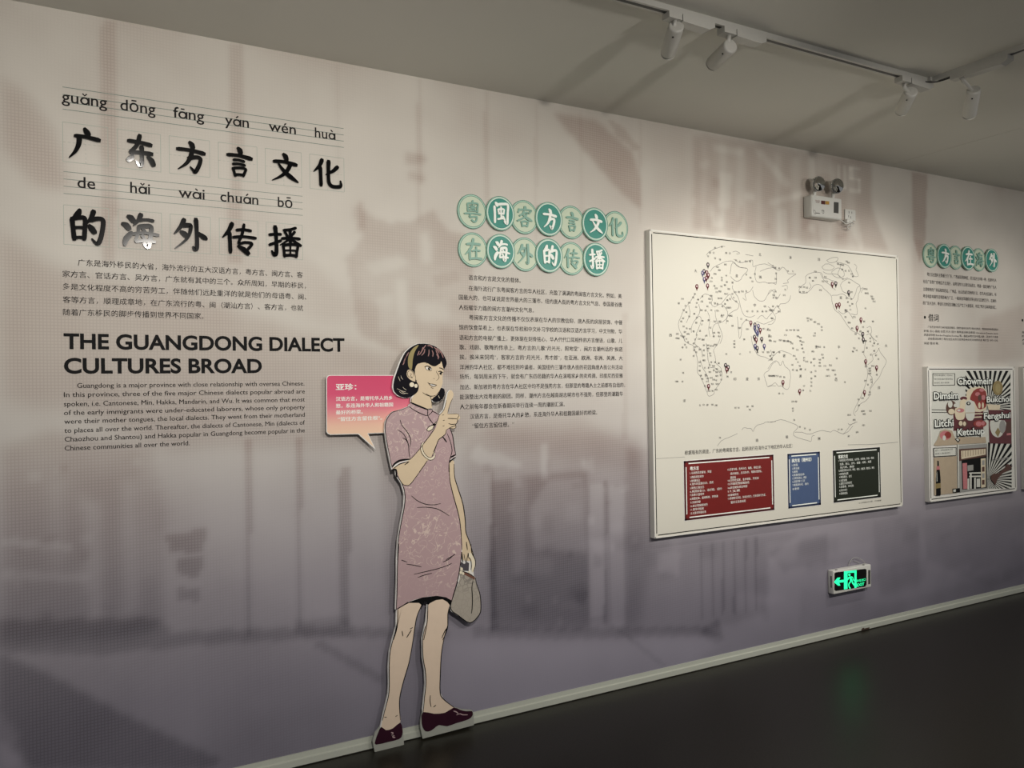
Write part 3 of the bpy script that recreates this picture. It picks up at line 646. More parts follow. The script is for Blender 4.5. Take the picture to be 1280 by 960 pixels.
RC = ['广东方言中有不少从外语来的借词，同时外语中也有不少粤方言借词。例如英语中的粤语借词', '炒面 点心 荔枝 白菜 风水 茄汁 等英语词来自粤语 Chowmein Dimsim Litchi',
      '英语词中的 Bukchoi Fengshui Ketchup 等，都是从粤方言中借入的，还有不少词语', '这些借词反映了粤方言区人民与世界各地文化交流的历史 粤方言 中外 文化', '词语 借词 等。']
ys = [(411.3, 412.3), (416.2, 417.2), (421, 421.8), (425.6, 426.4), (430.6, 430.8)]
block('printed_paragraph', [(t, 1160 if i in (0, 3) else 1155, ys[i][0], (1247.6 if i < 4 else 1174), ys[i][1]) for i, t in enumerate(RC)], body_ink, 2.9, label='tiny Chinese paragraph above the poster at right')
block('printed_paragraph', [('粤方言', 1277.5, 417, 1287, 417.5), ('的借词', 1277.5, 421.6, 1287, 422), ('方言', 1277.5, 426.4, 1287, 426.8), ('文化', 1277.5, 431, 1287, 431.4)], body_ink, 2.9, label='start of a tiny paragraph cut by the right edge')

# ================================================================== SPEECH BUBBLE BOARD
YB0, YB1 = -.0300, -.0200
tb = tile(400, 460, 8)
bub = empty('speech_bubble', (P(450, 510).x, 0, P(450, 545).z), 'pink to peach rounded speech bubble board behind the woman cutout', 'speech bubble')
def rounded(x0, y0, x1, y1, r, n=5):
    out = []
    for cx, cy, a in ((x1-r, y0+r, -90), (x1-r, y1-r, 0), (x0+r, y1-r, 90), (x0+r, y0+r, 180)):
        for i in range(n+1):
            t = math.radians(a+90*i/n); out.append((cx+r*math.cos(t), cy+r*math.sin(t)))
    return out
out_b = [(63,110),(68,88),(85,73),(110,70),(900,70),(900,640),(482,657),(560,822),(382,662),(105,668),(80,660),(65,640)]
inn_b = [(70,112),(74,94),(88,80),(112,77),(900,77),(900,634),(474,651),(538,790),(388,655),(108,661),(86,654),(71,636)]
b = MB(); poly_px(b, tb(out_b), YB0, YB1, YB0); b.build('board', side_white, bub)
b = MB(); c = P(440, 510); b.box(c.x-.03, c.x+.12, YB1, 0, c.z-.02, c.z+.02); b.build('batten', side_white, bub)
b = MB(); poly_px(b, tb(inn_b), YB0-.0004, YB0, YB0); b.build('printed_face', bubble_m, bub)
b = MB()
put_px(b, '亚珍：', *tb([(160,222)])[0], *tb([(362,219)])[0], 7.6, YB0-.0007, offset=.025)
b.build('printed_name', glyph_w, bub)
b = MB()
for t_, a_, c_ in (('汉语方言，是寄托华人的乡', (160,333), (724,316)), ('愁，系连海外华人和祖籍国', (160,401), (730,384)), ('最好的桥梁。', (160,464), (428,460)), ('“留住方言留住根”。', (180,530), (620,520))):
    put_px(b, t_, *tb([a_])[0], *tb([c_])[0], 5.0, YB0-.0007, offset=.018)
b.build('printed_speech', glyph_w, bub)

# ================================================================== WOMAN CUTOUT (flat printed board standing against the wall)
YF, YK = -.0430, -.0335
A = tile(480, 420, 10.667); B = tile(480, 500, 10.667); D = tile(470, 580, 8); Et = tile(480, 680, 8); Ft = tile(460, 780, 8); G = tile(450, 860, 8)
fig = empty('woman_cutout', (P(535, 900).x, YF, 0), 'life size flat cutout of a woman in pink patterned dress raising one finger', 'cutout')
hair_o = A([(440,108),(500,103),(560,103),(650,125),(715,160),(770,215),(812,285),(835,350),(828,400),(800,440),(790,440),(765,430),(700,600),(740,690),(760,690),(795,700),(812,745),(800,805),(765,850),(715,880),(660,875),(630,845),(560,780),(460,700),(445,745),(400,785),(340,817),(270,822),(190,795),(140,745),(123,685),(132,600),(150,535),(180,450),(215,355),(245,290),(280,225),(345,160)])
neckface = A([(450,372),(430,400),(412,440),(420,560),(440,620),(462,690),(400,790),(368,835),(366,900),(500,960),(640,960),(632,850),(700,790),(735,740),(760,690),(783,620),(778,560),(786,500),(795,440),(765,330),(740,362),(640,400),(560,350)])
dress_o = B([(340,60),(335,90),(225,132),(120,160),(60,220),(25,300),(18,410),(45,590),(78,760),(110,905)]) + D([(165,60),(200,60),(205,110),(260,195),(290,300),(285,420),(250,600),(225,760),(213,960)]) + Et([(133,350),(128,500),(122,655)]) + Et([(180,620),(240,580),(380,535),(530,520),(620,535),(680,568)]) + Et([(700,490),(740,350),(768,180),(776,0)]) + D([(865,860),(855,700),(830,520),(770,300),(735,150),(733,30)]) + B([(875,840),(925,790),(958,735),(940,640),(920,520),(900,430),(880,380),(840,250),(745,195),(650,130),(590,128),(460,80)])
armL = D([(165,40),(190,50),(205,50),(225,120),(262,195),(300,213),(340,205),(400,130),(495,0)]) + B([(560,830),(640,745),(690,620),(730,540),(780,490),(822,450),(835,400),(870,372),(930,382),(960,370),(957,330),(975,300),(985,270),(1015,240),(1000,205),(985,183),(848,178),(880,60),(915,-30),(925,-75),(905,-125),(880,-130),(850,-95),(830,0),(800,130),(740,200),(690,370),(600,490),(530,580),(480,650),(355,790),(180,870)])
armR = D([(733,-10),(735,150),(770,300),(830,520),(855,700),(862,860),(862,960),(985,960),(960,870),(940,790),(900,680),(893,560),(868,400),(820,240),(788,130),(780,-30)])
bag_o = Et([(760,330),(748,270),(775,235),(800,270),(910,330),(925,400),(962,510),(968,640),(950,712),(860,788),(740,712),(678,670),(668,610),(700,500),(740,400)])
bag_h = Et([(775,80),(765,180),(760,240),(800,280),(900,320),(895,280),(912,200),(905,150),(880,100),(862,70),(862,0),(780,0)])
legL = Et([(140,640),(240,585),(330,585),(380,605),(330,720),(310,830),(292,958)]) + Ft([(445,200),(410,390),(360,560),(325,700),(315,800),(322,900)]) + G([(402,345),(330,402),(260,422),(212,392)]) + Ft([(165,880),(190,780),(208,700),(214,600),(210,440),(222,280),(250,160),(290,20)]) + Et([(128,850),(130,700)])
legR = Et([(440,610),(540,555),(590,555),(640,580),(658,610),(640,700),(635,840),(600,940)]) + Ft([(760,150),(735,300),(725,480),(722,680),(755,750),(810,800),(862,835)]) + G([(938,198),(850,247),(740,257),(632,242)]) + Ft([(553,850),(566,740),(580,600),(574,470),(552,340),(548,150),(575,20)]) + Et([(425,780)])
shoeL = G([(212,388),(260,422),(330,402),(402,345),(425,410),(422,470),(392,510),(280,540),(160,566),(152,530),(180,450)])
shoeR = G([(630,240),(740,257),(850,247),(938,195),(1000,218),(1060,232),(1115,230),(1128,250),(1122,280),(1090,310),(1020,335),(960,352),(870,382),(790,370),(740,405),(700,430),(655,432),(625,390),(615,320)])
footL = G([(205,385),(150,450),(128,530),(140,600),(152,655),(440,568),(432,430),(405,345)])
footR = G([(625,235),(605,330),(606,400),(628,508),(800,462),(1140,372),(1138,262),(1122,222),(1010,214),(938,190)])
def grow(pts, d=.9, left=.5):
    n = len(pts); ar = sum(pts[i][0]*pts[(i+1) % n][1]-pts[(i+1) % n][0]*pts[i][1] for i in range(n)); s = 1 if ar > 0 else -1; out = []
    for i in range(n):
        a, c = pts[i-1], pts[(i+1) % n]; dx, dy = c[0]-a[0], c[1]-a[1]; l = math.hypot(dx, dy) or 1
        nx_, ny_ = s*dy/l, -s*dx/l
        out.append((pts[i][0]+nx_*d*(1 if nx_ < 0 else 0)-(left if nx_ < 0 else 0), pts[i][1]+ny_*d*.5))
    return out
b = MB(); k_ = 0
for pts in (hair_o, neckface, dress_o, armL, armR, bag_o, bag_h, legL, legR):
    poly_px(b, grow(pts), YF+k_, YK, YF); k_ += .00004
b.build('board', side_white, fig)
for pts in (footL, footR):
    b = MB(); poly_px(b, pts, YF+.0005, YK, YF); b.build('foot_plate', mat('acrylic_foot', (.36, .37, .33), .3, noise=.05), fig)
# two battens hold the board off the wall
b = MB(); c = P(535, 560); b.box(c.x-.02, c.x+.01, YK, YK+.010, .45, c.z+.1); b.build('batten', side_white, fig)
def part(name, pts, m, lay, sm=2, lab=None):
    b = MB()
    for q in (pts if isinstance(pts[0], list) else [pts]): poly_px(b, q, YF-.0003*lay, YF-.0003*(lay-1)+.0001, YF, sm)
    o = b.build(name, m, fig)
    if lab: o['label'] = lab
    return o
part('leg', legL, leg_skin, 1); part('leg', legR, leg_skin, 1)
part('hair', hair_o, hair_m, 1)
part('face', neckface, skin, 2, lab='pale face and neck turned to the right')
# hair in front of the face: fringe and left bob
fr = A([(440,110),(560,103),(650,125),(715,160),(770,215),(812,285),(835,350),(828,395),(800,438),(782,400),(765,335),(748,370),(735,372),(690,402),(645,400),(600,372),(540,352),(470,362),(450,372),(425,405),(412,445),(380,460),(350,440),(300,460),(295,520),(340,590),(400,610),(455,645),(462,690),(445,745),(400,785),(340,817),(270,822),(190,795),(140,745),(123,685),(132,600),(150,535),(180,450),(215,355),(245,290),(280,225),(345,160)])
part('fringe', fr, hair_m, 3)
hl = []
for a in ([(520,150),(500,210),(470,250)], [(560,120),(530,160),(510,200)], [(545,170),(535,220),(500,260)], [(600,180),(600,230),(590,270)], [(640,190),(655,230),(650,275)], [(690,190),(715,240),(735,290)], [(670,150),(710,190),(740,230)], [(700,160),(760,220),(790,290)], [(580,130),(620,130),(650,160)],
          [(470,200),(455,240),(448,260)], [(700,240),(722,280),(722,310)], [(330,215),(300,270),(285,300)], [(300,260),(275,320),(262,350)], [(275,330),(260,370),(250,385)]):
    hl.append(a)
b = MB()
for a in hl: line_px(b, A(a), 1.25, YF-.0012)
b.build('hair_highlight', hair_hi, fig)
b = MB()
for a in ([(175,700),(230,730),(290,745)], [(230,735),(270,760),(320,765)], [(250,680),(275,705),(300,720)], [(205,740),(240,765),(280,772)], [(190,540),(205,575),(215,600)], [(225,530),(235,560),(255,580)], [(725,790),(735,815),(745,830)]): line_px(b, A(a), .45, YF-.0012)
b.build('hair_glint', cream, fig)
part('headband', A([(432,130),(462,124),(425,180),(400,235),(380,330),(372,440),(345,440),(322,400),(318,320),(335,240),(380,170)]), gold, 4, lab='olive gold headband')
part('ear', A([(300,500),(312,460),(345,447),(385,470),(412,520),(418,600),(398,606),(350,582),(312,545)]), skin, 4)
part('earring', [A([(340+30+32*math.cos(t*math.pi/4), 648+32*math.sin(t*math.pi/4)) for t in range(8)]), A([(425+22*math.cos(t*math.pi/4), 665+26*math.sin(t*math.pi/4)) for t in range(8)])], cream, 5, lab='cream bead earring')
# face ink
b = MB()
for pts, wd in [([(540,412),(575,402),(615,415),(638,445)], 1.0), ([(545,410),(560,440),(590,462)], .35), ([(590,460),(620,465),(640,455)], .4), ([(725,478),(750,470),(788,490)], 1.0), ([(735,495),(755,515),(775,515)], .4),
                ([(560,365),(610,360),(660,385)], .5), ([(735,425),(765,430),(795,450)], .9),
                ([(710,460),(700,480),(720,510),(735,545),(722,575),(698,594)], .45), ([(660,565),(675,573)], .4),
                ([(583,622),(620,640),(655,642),(705,655)], .7), ([(590,625),(625,662),(670,672),(705,655)], .6), ([(625,685),(645,695),(662,694)], .5),
                ([(515,752),(560,782),(610,800),(660,800),(690,790)], .7), ([(690,790),(735,740),(760,690)], .3), ([(412,590),(440,592)], .4), ([(560,770),(610,800),(632,850),(640,940)], .5), ([(366,830),(366,900)], .4)]:
    line_px(b, A(pts), wd*1.25, YF-.0013)
for cx, cy, r in ((602, 436, 19), (757, 496, 15)):
    poly_px(b, A([(cx+r*math.cos(t*math.pi/5), cy+r*math.sin(t*math.pi/5)) for t in range(10)]), YF-.0013, YF-.0008, YF)
b.build('face_ink', black, fig)
part('eye_white', [A([(556,420),(580,410),(585,450),(566,445)]), A([(620,425),(632,440),(628,455),(618,450)]), A([(600,428),(606,426),(606,433),(600,434)])], side_white, 5, 1)
part('teeth', A([(612,642),(655,650),(690,658),(665,666),(632,660)]), side_white, 5, 1)
b = MB()
for pts, wd in [([(345,458),(318,480),(315,520),(340,555)], .5), ([(345,458),(375,470),(392,500),(400,540)], .5), ([(350,500),(365,510),(350,540),(375,560)], .45), ([(370,540),(378,560)], .8), ([(300,500),(312,455),(345,443),(390,470),(418,530),(422,600)], .5)]:
    line_px(b, A(pts), wd*1.2, YF-.0018)
b.build('ear_ink', black, fig)
part('arm', armR, skin, 1)
part('dress', dress_o, dress_m, 2, lab='dusty pink knee length dress with pale scroll pattern')
part('underskirt_shadow', Et([(125,652),(180,620),(240,582),(380,535),(530,518),(620,533),(682,568),(660,612),(632,578),(585,552),(520,560),(460,590),(438,612),(428,580),(405,575),(385,620),(350,588),(250,588)]), black, 3, 1)
part('collar', B([(338,60),(355,32),(450,75),(582,132),(585,208),(540,200),(430,150),(335,88)]), dress_m, 3, 1)
part('collar', B([(585,132),(630,125),(648,140),(635,175),(590,208)]), dress_m, 3, 1)
part('sleeve_trim', [B([(112,905),(140,865),(190,835),(270,810),(345,795),(335,830),(270,825),(195,850),(125,915)])], side_white, 3, 1)
part('sleeve_trim', [B([(885,790),(955,745),(950,765),(885,815)])], side_white, 3, 1)
part('arm', armL, skin, 4, lab='bent forearm and pointing hand')
part('bracelet', [B([(520,560),(495,595),(490,650),(510,710),(550,765),(600,797),(650,795),(680,765),(685,720),(672,690),(662,700),(665,740),(640,765),(600,765),(560,735),(530,690),(515,640),(515,600),(530,575)])], cream, 5, 1, lab='cream bangle')
part('knot_button', B([(570,400),(590,370),(630,345),(665,330),(690,290),(705,285),(700,310),(668,345),(650,385),(610,410),(580,412)]), cream, 3)
part('handbag', bag_o, bag_m, 1, lab='grey scale patterned handbag')
part('bag_handle', Et([(850,85),(880,100),(905,150),(913,200),(893,280),(875,268),(880,200),(868,150),(845,120)]), cream, 3, 2)
part('bag_clasp', Et([(790,278),(830,290),(880,310),(912,335),(900,355),(850,330),(795,300)]), mat('print_clasp_brown', (.16, .07, .045), .5, noise=.2), 3, 1, lab='brown clasp')
part('bag_ring', [Et([(775+13*math.cos(t), 250+18*math.sin(t)) for t in np.linspace(0, 5.6, 8)]), Et([(768+14*math.cos(t), 285+16*math.sin(t)) for t in np.linspace(0, 5.6, 8)]), Et([(790+13*math.cos(t), 295+15*math.sin(t)) for t in np.linspace(0, 5.6, 8)]), Et([(850+10*math.cos(t), 280+12*math.sin(t)) for t in np.linspace(0, 5.6, 8)])], cream, 4, 1)
part('hand_gap', Et([(768,180),(785,185),(800,200),(830,180),(850,190),(846,270),(800,268),(768,232)]), mat('print_gap_grey', (.055, .05, .06), .6, noise=.1), 2, 1)
part('shoe', shoeL, shoe_m, 2); part('shoe', shoeR, shoe_m, 2)
for i_, (p_, w_) in enumerate((([(310,445),(330,450),(322,470),(345,480)], 1.6), ([(325,460),(330,490),(352,495)], 1.6), ([(935,230),(965,240),(990,265)], 1.3), ([(965,270),(1000,258),(1030,268),(1078,268)], 1.2))):
    if i_ % 2 == 0: b = MB()
    line_px(b, G(p_), w_, YF-.0012)
    if i_ % 2: b.build('shoe_motif', shoe_hi, fig)
# ink contours
INK = []
def ink(T, pts, w): INK.append((T(pts), w))
ink(B, [(335,88),(225,132),(120,160),(60,220),(25,300),(18,410),(45,590),(78,760),(108,905)], .75)
ink(B, [(355,32),(450,75),(590,130)], 1.9); ink(B, [(335,88),(430,150),(540,200),(585,208)], .8); ink(B, [(585,132),(583,208)], .8); ink(B, [(590,130),(640,125),(640,160),(590,208)], .7)
ink(B, [(650,150),(745,198)], .8); ink(B, [(583,208),(620,270),(668,330)], .8)
ink(B, [(570,400),(600,355),(665,325),(700,285)], .8); ink(B, [(570,400),(600,415),(650,385),(668,330)], .8); ink(B, [(650,325),(670,330),(690,325)], 2.2)
ink(B, [(215,265),(240,335),(300,410),(345,490),(358,550),(347,625)], .75); ink(B, [(185,400),(250,440),(300,520),(328,610),(335,700),(350,790)], .75); ink(B, [(250,505),(295,530),(325,590)], .7)
ink(B, [(112,890),(150,845),(220,805),(345,790)], 2.2); ink(B, [(120,925),(190,865),(270,835),(335,825)], .9); ink(B, [(275,865),(330,828)], .9)
ink(B, [(350,795),(480,650),(530,580),(600,490),(660,400),(690,330),(740,200)], .75)
ink(B, [(740,200),(800,130),(835,0)], .45); ink(B, [(850,175),(880,60),(915,-20)], .5)
ink(B, [(848,183),(985,183)], .6); ink(B, [(852,245),(975,250)], .8); ink(B, [(862,312),(900,325),(962,320)], .8); ink(B, [(870,372),(930,350),(960,340)], .7); ink(B, [(985,183),(1000,210),(985,235),(975,300),(955,330),(960,365),(930,382),(870,378),(830,400)], .6)
ink(B, [(830,400),(822,450),(780,490),(730,530),(700,600),(660,690)], .8); ink(B, [(785,490),(810,525),(838,562)], 1.3)
for x_, y_ in ((788, 200), (798, 272), (796, 347)): ink(B, [(x_-12, y_+2), (x_+12, y_-4)], .5)
ink(B, [(520,560),(493,600),(492,680),(530,745),(600,797),(650,795),(683,755),(672,690)], .6); ink(B, [(530,575),(513,620),(530,690),(570,745),(620,768),(660,735)], .6)
ink(B, [(580,805),(530,880),(470,960)], .7); ink(B, [(640,745),(665,700),(700,610)], .6)
ink(B, [(845,450),(885,550),(905,640),(905,700),(870,830),(865,960)], .7); ink(B, [(880,380),(915,470),(935,600),(958,735)], .9); ink(B, [(885,765),(955,730)], 1.6); ink(B, [(875,835),(890,810),(958,760)], 1.6)
ink(D, [(205,100),(262,195),(300,213),(340,205),(400,130),(500,-10)], .7); ink(D, [(155,62),(200,60),(205,130)], 2.0); ink(D, [(205,110),(262,200),(290,300),(285,420),(250,600),(225,760),(215,960)], .9)
ink(D, [(733,0),(738,150),(770,300),(830,520),(853,700),(858,860)], .8); ink(D, [(782,0),(788,130),(820,240),(870,400),(893,560),(900,680),(940,790),(985,945)], .9); ink(D, [(905,780),(915,860)], .8)
ink(D, [(355,318),(420,370),(500,402),(580,408),(648,395)], .7); ink(D, [(410,435),(500,432),(600,445),(665,475),(732,517)], .7); ink(D, [(700,958),(790,905)], .7)
ink(Et, [(150,0),(136,200),(130,500),(122,655)], .9); ink(Et, [(122,655),(180,622),(240,582)], .9); ink(Et, [(776,80),(768,180),(740,350),(700,490),(678,570)], .9)
ink(Et, [(175,160),(230,180)], .7); ink(Et, [(225,200),(300,212),(375,228)], .7); ink(Et, [(300,303),(400,280),(520,252),(620,220),(680,192)], .7); ink(Et, [(340,335),(400,312),(480,292)], .7); ink(Et, [(590,180),(650,152),(708,100)], .7)
ink(Et, [(776,80),(790,180)], 1.2); ink(Et, [(800,100),(820,185),(835,130),(842,90)], .6); ink(Et, [(870,0),(880,90),(910,150),(915,210),(895,275)], .8); ink(Et, [(848,90),(845,130),(868,160),(875,220),(870,260)], .7)
ink(Et, [(915,340),(928,400),(962,510),(970,640),(950,712),(860,788),(740,712),(680,668),(668,610),(700,500),(740,380)], .9); ink(Et, [(890,370),(880,440),(885,540),(882,640),(876,695)], .9); ink(Et, [(790,275),(850,295),(905,330)], .8)
ink(Et, [(140,655),(132,830),(95,960)], .9); ink(Et, [(378,610),(332,720),(310,830),(292,960)], .9); ink(Et, [(440,600),(432,780),(398,960)], .9); ink(Et, [(660,610),(640,700),(636,840),(588,960)], .9)
ink(Et, [(182,870),(190,922)], .8); ink(Et, [(228,935),(275,860)], .9); ink(Et, [(262,850),(288,835)], .7); ink(Et, [(580,940),(605,880),(630,840)], .9)
ink(Ft, [(290,20),(250,160),(222,280),(212,440),(214,600),(205,720),(165,880),(145,965)], .9); ink(Ft, [(470,20),(445,200),(410,390),(360,560),(325,700),(315,800),(324,960)], .9)
ink(Ft, [(575,20),(548,150),(552,340),(574,470),(580,600),(566,740),(553,880)], .9); ink(Ft, [(795,20),(760,150),(735,300),(725,480),(722,680),(755,750),(862,835)], .9)
ink(Ft, [(625,712),(622,770),(632,830)], .7); ink(Ft, [(655,830),(680,812)], .8); ink(Ft, [(165,932),(188,932)], .6); ink(Ft, [(275,928),(295,912)], .6)
b = MB()
for i, (pts, w_) in enumerate(INK): line_px(b, pts, w_*1.15, YF-.0020, y1=YF-.0010)
b.build('ink_outline', black, fig)

# ================================================================== MAP PANEL
YM = -.032
def rect_on(corners, Y):                # average of traced corners -> true rectangle
    q = [P(x, y, Y) for x, y in corners]    # TL TR BR BL
    return (q[0].x+q[3].x)/2, (q[1].x+q[2].x)/2, (q[2].z+q[3].z)/2, (q[0].z+q[1].z)/2
mx0, mx1, mz0, mz1 = rect_on([(813.6,288.8),(1122.6,319),(1127.4,632.8),(817,672)], YM)
mp = empty('map_panel', ((mx0+mx1)/2, 0, mz0), 'large white framed world map panel with coloured legend boxes', 'map')
b = MB(); b.box(mx0, mx1, YM, -.001, mz0, mz1); b.build('panel', map_white, mp)
def frame_lines(x0, x1, z0, z1, ins, gap, w_, y, m, parent, name='border_line'):
    b = MB()
    for a, c in (((x0+gap, z1-ins), (x1-gap, z1-ins)), ((x0+gap, z0+ins), (x1-gap, z0+ins)), ((x0+ins, z0+gap), (x0+ins, z1-gap)), ((x1-ins, z0+gap), (x1-ins, z1-gap))):
        b.ribbon([a, c], [w_]*2, y, y+.0005)
    return b.build(name, m, parent)
frame_lines(mx0, mx1, mz0, mz1, .012, .020, .0022, YM-.0004, black, mp)
# panel edge trim
b = MB()
for x0, x1, z0, z1 in ((mx0-.002, mx0+.005, mz0-.002, mz1+.002), (mx1-.005, mx1+.002, mz0-.002, mz1+.002), (mx0, mx1, mz0-.002, mz0+.005), (mx0, mx1, mz1-.005, mz1+.002)): b.box(x0, x1, YM-.0015, -.0005, z0, z1)
b.build('frame', white, mp)
M1, M2, M3, M4_ = tile(800, 280, 6.4), tile(960, 280, 6.4), tile(800, 420, 6.4), tile(960, 420, 6.4)
YP = YM-.0003
COAST = [
 (M1, [(530,250),(545,230),(585,205),(640,185),(680,178)]), (M1, [(560,380),(585,350),(620,330),(660,310),(700,298),(745,300),(790,345),(850,350)]),
 (M1, [(845,245),(880,250),(905,255)]), (M1, [(740,225),(770,218),(800,235),(770,240)]),
 (M1, [(750,280),(800,310),(850,300),(900,290),(905,340),(940,330),(1000,320),(1060,345),(1088,360)]),
 (M1, [(720,400),(740,310),(800,345),(855,355),(860,375),(825,410),(800,450),(760,455),(725,420)]),
 (M1, [(930,340),(920,400),(935,465),(1000,465),(1030,475),(1088,468)]), (M1, [(960,380),(1010,360),(1060,350),(1088,365)]),
 (M1, [(740,490),(745,530),(780,580),(800,640),(810,680),(835,730),(880,745),(920,730)]), (M1, [(900,530),(915,580),(945,610),(985,618),(1010,590),(1025,565),(1060,530),(1088,525)]),
 (M1, [(820,590),(850,610),(840,560),(880,540),(905,500)]), (M1, [(940,760),(975,730),(1010,760),(1030,740),(1070,690),(1088,660)]), (M1, [(930,780),(990,800),(1040,780),(1080,760)]),
 (M1, [(778,740),(785,800),(790,860),(795,915),(806,900),(812,850),(818,800),(850,770),(880,780)]),
 (M1, [(440,560),(395,630),(350,690),(320,760),(308,800),(318,850),(345,900),(360,940)]), (M1, [(480,600),(520,560),(580,590),(570,640),(600,660),(650,640),(700,700),(690,760),(640,790),(600,800),(580,850),(590,900)]),
 (M1, [(650,640),(680,600),(720,560),(740,600),(790,640),(780,680),(740,700),(700,740),(690,800)]), (M1, [(410,870),(420,800),(470,740),(490,760),(475,820),(450,880)]), (M1, [(390,650),(400,720),(370,790)]), (M1, [(540,700),(560,760),(550,840),(560,900)]),
 (M1, [(470,640),(480,700),(450,760)]), (M1, [(600,690),(610,760),(640,830),(660,900),(640,960)]),
 (M3, [(345,0),(370,50),(420,75),(438,110),(450,150),(462,200),(460,290),(480,320),(505,370),(530,430),(545,475),(560,480),(592,462),(600,430),(640,375),(655,330),(650,260),(610,220),(600,160),(590,110),(620,70),(640,20)]),
 (M3, [(455,0),(440,60),(490,110),(500,170)]), (M3, [(530,60),(540,130),(545,190),(560,250)]), (M3, [(480,190),(500,250),(530,300),(550,360)]), (M3, [(560,250),(610,260),(650,310)]),
 (M3, [(620,880),(640,850),(665,830),(700,815),(750,795),(780,780)]), (M3, [(815,752),(830,735),(860,738),(890,742),(905,765),(925,725),(950,710),(985,700),(1010,688),(1050,690),(1088,682)]),
 (M3, [(1088,400),(1050,398),(1022,408),(1010,370),(998,335),(995,300),(1030,275),(1050,240),(1070,215),(1088,205)]), (M3, [(890,0),(900,60),(940,150),(1000,170),(1040,190),(1060,170)]),
 (M4_, [(0,262),(30,220),(60,198),(85,215),(95,235),(108,225),(120,198),(135,240),(168,268),(180,315),(176,370),(168,415),(150,428),(125,415),(110,400),(80,400),(60,375),(30,390),(0,405)]),
 (M4_, [(0,690),(50,685),(100,668),(150,682),(200,700),(238,722),(225,750),(205,775),(212,800),(260,820),(330,840),(345,842),(352,805),(375,795)]), (M4_, [(215,770),(270,770),(330,785),(400,762),(450,758),(500,768),(530,755),(600,782),(640,740),(660,712),(700,692),(715,688)]), (M4_, [(600,785),(640,765),(680,720)]),
 (M4_, [(20,110),(40,160),(90,120),(150,130),(190,150)]), (M4_, [(0,200),(30,180),(50,140)]),
 (M4_, [(780,50),(772,100),(768,150),(785,180),(790,240),(798,300),(790,350),(770,420),(745,480),(720,530),(695,580),(685,620),(700,640)]), (M4_, [(885,95),(905,140),(945,190),(940,225),(915,270),(895,320),(850,380),(820,425),(812,480),(780,520),(740,545),(715,590),(700,610)]),
 (M4_, [(800,300),(830,330),(835,380),(815,420)]), (M4_, [(800,230),(840,190),(835,150),(870,130),(890,95)]), (M4_, [(700,690),(660,710),(640,700)]),
 (M4_, [(640,870),(740,870),(900,862),(1040,850)]),
 (M2, [(0,310),(30,330),(60,358),(90,372),(115,345),(150,372),(165,400),(225,398),(195,420),(155,450),(165,470),(120,475)]), (M2, [(0,470),(45,475),(65,480),(68,430),(65,390)]),
 (M2, [(0,560),(20,530),(45,545),(60,590),(75,600),(100,560)]), (M2, [(180,570),(170,610),(140,635),(100,640),(85,670),(100,690),(60,720)]), (M2, [(110,500),(150,490),(155,520)]), (M2, [(0,805),(40,795),(60,755),(50,720),(20,680),(0,660)]),
 (M2, [(300,420),(330,397),(400,385),(432,398),(445,430),(480,440),(520,455),(560,470)]), (M2, [(300,420),(300,470),(265,500),(248,535),(262,552),(310,550),(345,520),(372,488),(420,488),(455,525),(480,545),(508,578),(515,630),(538,690),(575,720),(610,770),(650,830),(680,858),(720,875),(755,905),(780,950)]),
 (M2, [(330,470),(345,500),(330,520)]), (M2, [(420,400),(440,440),(470,470),(510,500),(540,530)]), (M2, [(430,345),(460,320),(500,325),(530,350),(500,370),(450,365),(430,345)]), (M2, [(470,290),(510,270),(560,268),(545,300),(500,310),(470,290)]), (M2, [(510,380),(560,350),(600,370),(610,410),(570,430),(520,410),(510,380)]), (M2, [(545,300),(580,340),(560,400),(600,440),(640,430)]), (M2, [(440,380),(480,400),(540,400),(580,420)]),
 (M2, [(555,305),(600,315),(640,335),(665,370),(690,420),(725,412),(705,370),(710,340),(690,320)]), (M2, [(580,490),(600,540),(640,560),(670,600),(695,570),(715,510),(735,490),(700,470),(650,440),(600,460),(580,490)]),
 (M2, [(735,490),(740,530),(725,560),(720,600),(705,640),(715,690),(710,725),(665,718)]), (M2, [(510,572),(560,568),(600,560),(650,600)]), (M2, [(560,690),(600,720),(640,700),(680,760)]), (M2, [(740,520),(760,510),(745,550)]), (M2, [(790,830),(820,820),(830,860),(820,890),(870,940)]), (M2, [(785,890),(820,880),(850,950)]),
]
b = MB(); n_ = 0
for T, pts in COAST:
    q = smooth_pts(T(pts), 3); q = [(x+random.uniform(-.25, .25), y+random.uniform(-.25, .25)) for x, y in q]
    line_px(b, q, .55, YP-.0002, taper=False, k=1)
o = b.build('coastline', grey_line, mp)
NAMES = '冰岛 挪威 瑞典 芬兰 丹麦 英国 法国 德国 波兰 捷克 瑞士 意大利 希腊 西班牙 葡萄牙 摩洛哥 利比亚 埃及 苏丹 乍得 马里 尼日尔 加纳 几内亚 刚果 肯尼亚 乌干达 安哥拉 赞比亚 莫桑比克 南非 土耳其 伊朗 伊拉克 沙特 也门 阿曼 印度 缅甸 泰国 老挝 越南 蒙古 日本 朝鲜 韩国 菲律宾 帕劳 斐济 汤加 秘鲁 智利 巴西 古巴 海地 美国 墨西哥 加拿大 巴拿马 哥伦比亚 玻利维亚 乌拉圭 阿根廷 巴拉圭'.split()
def scatter(T, pts, h=2.3): return [(T([p])[0], h) for p in pts]
LAB = []
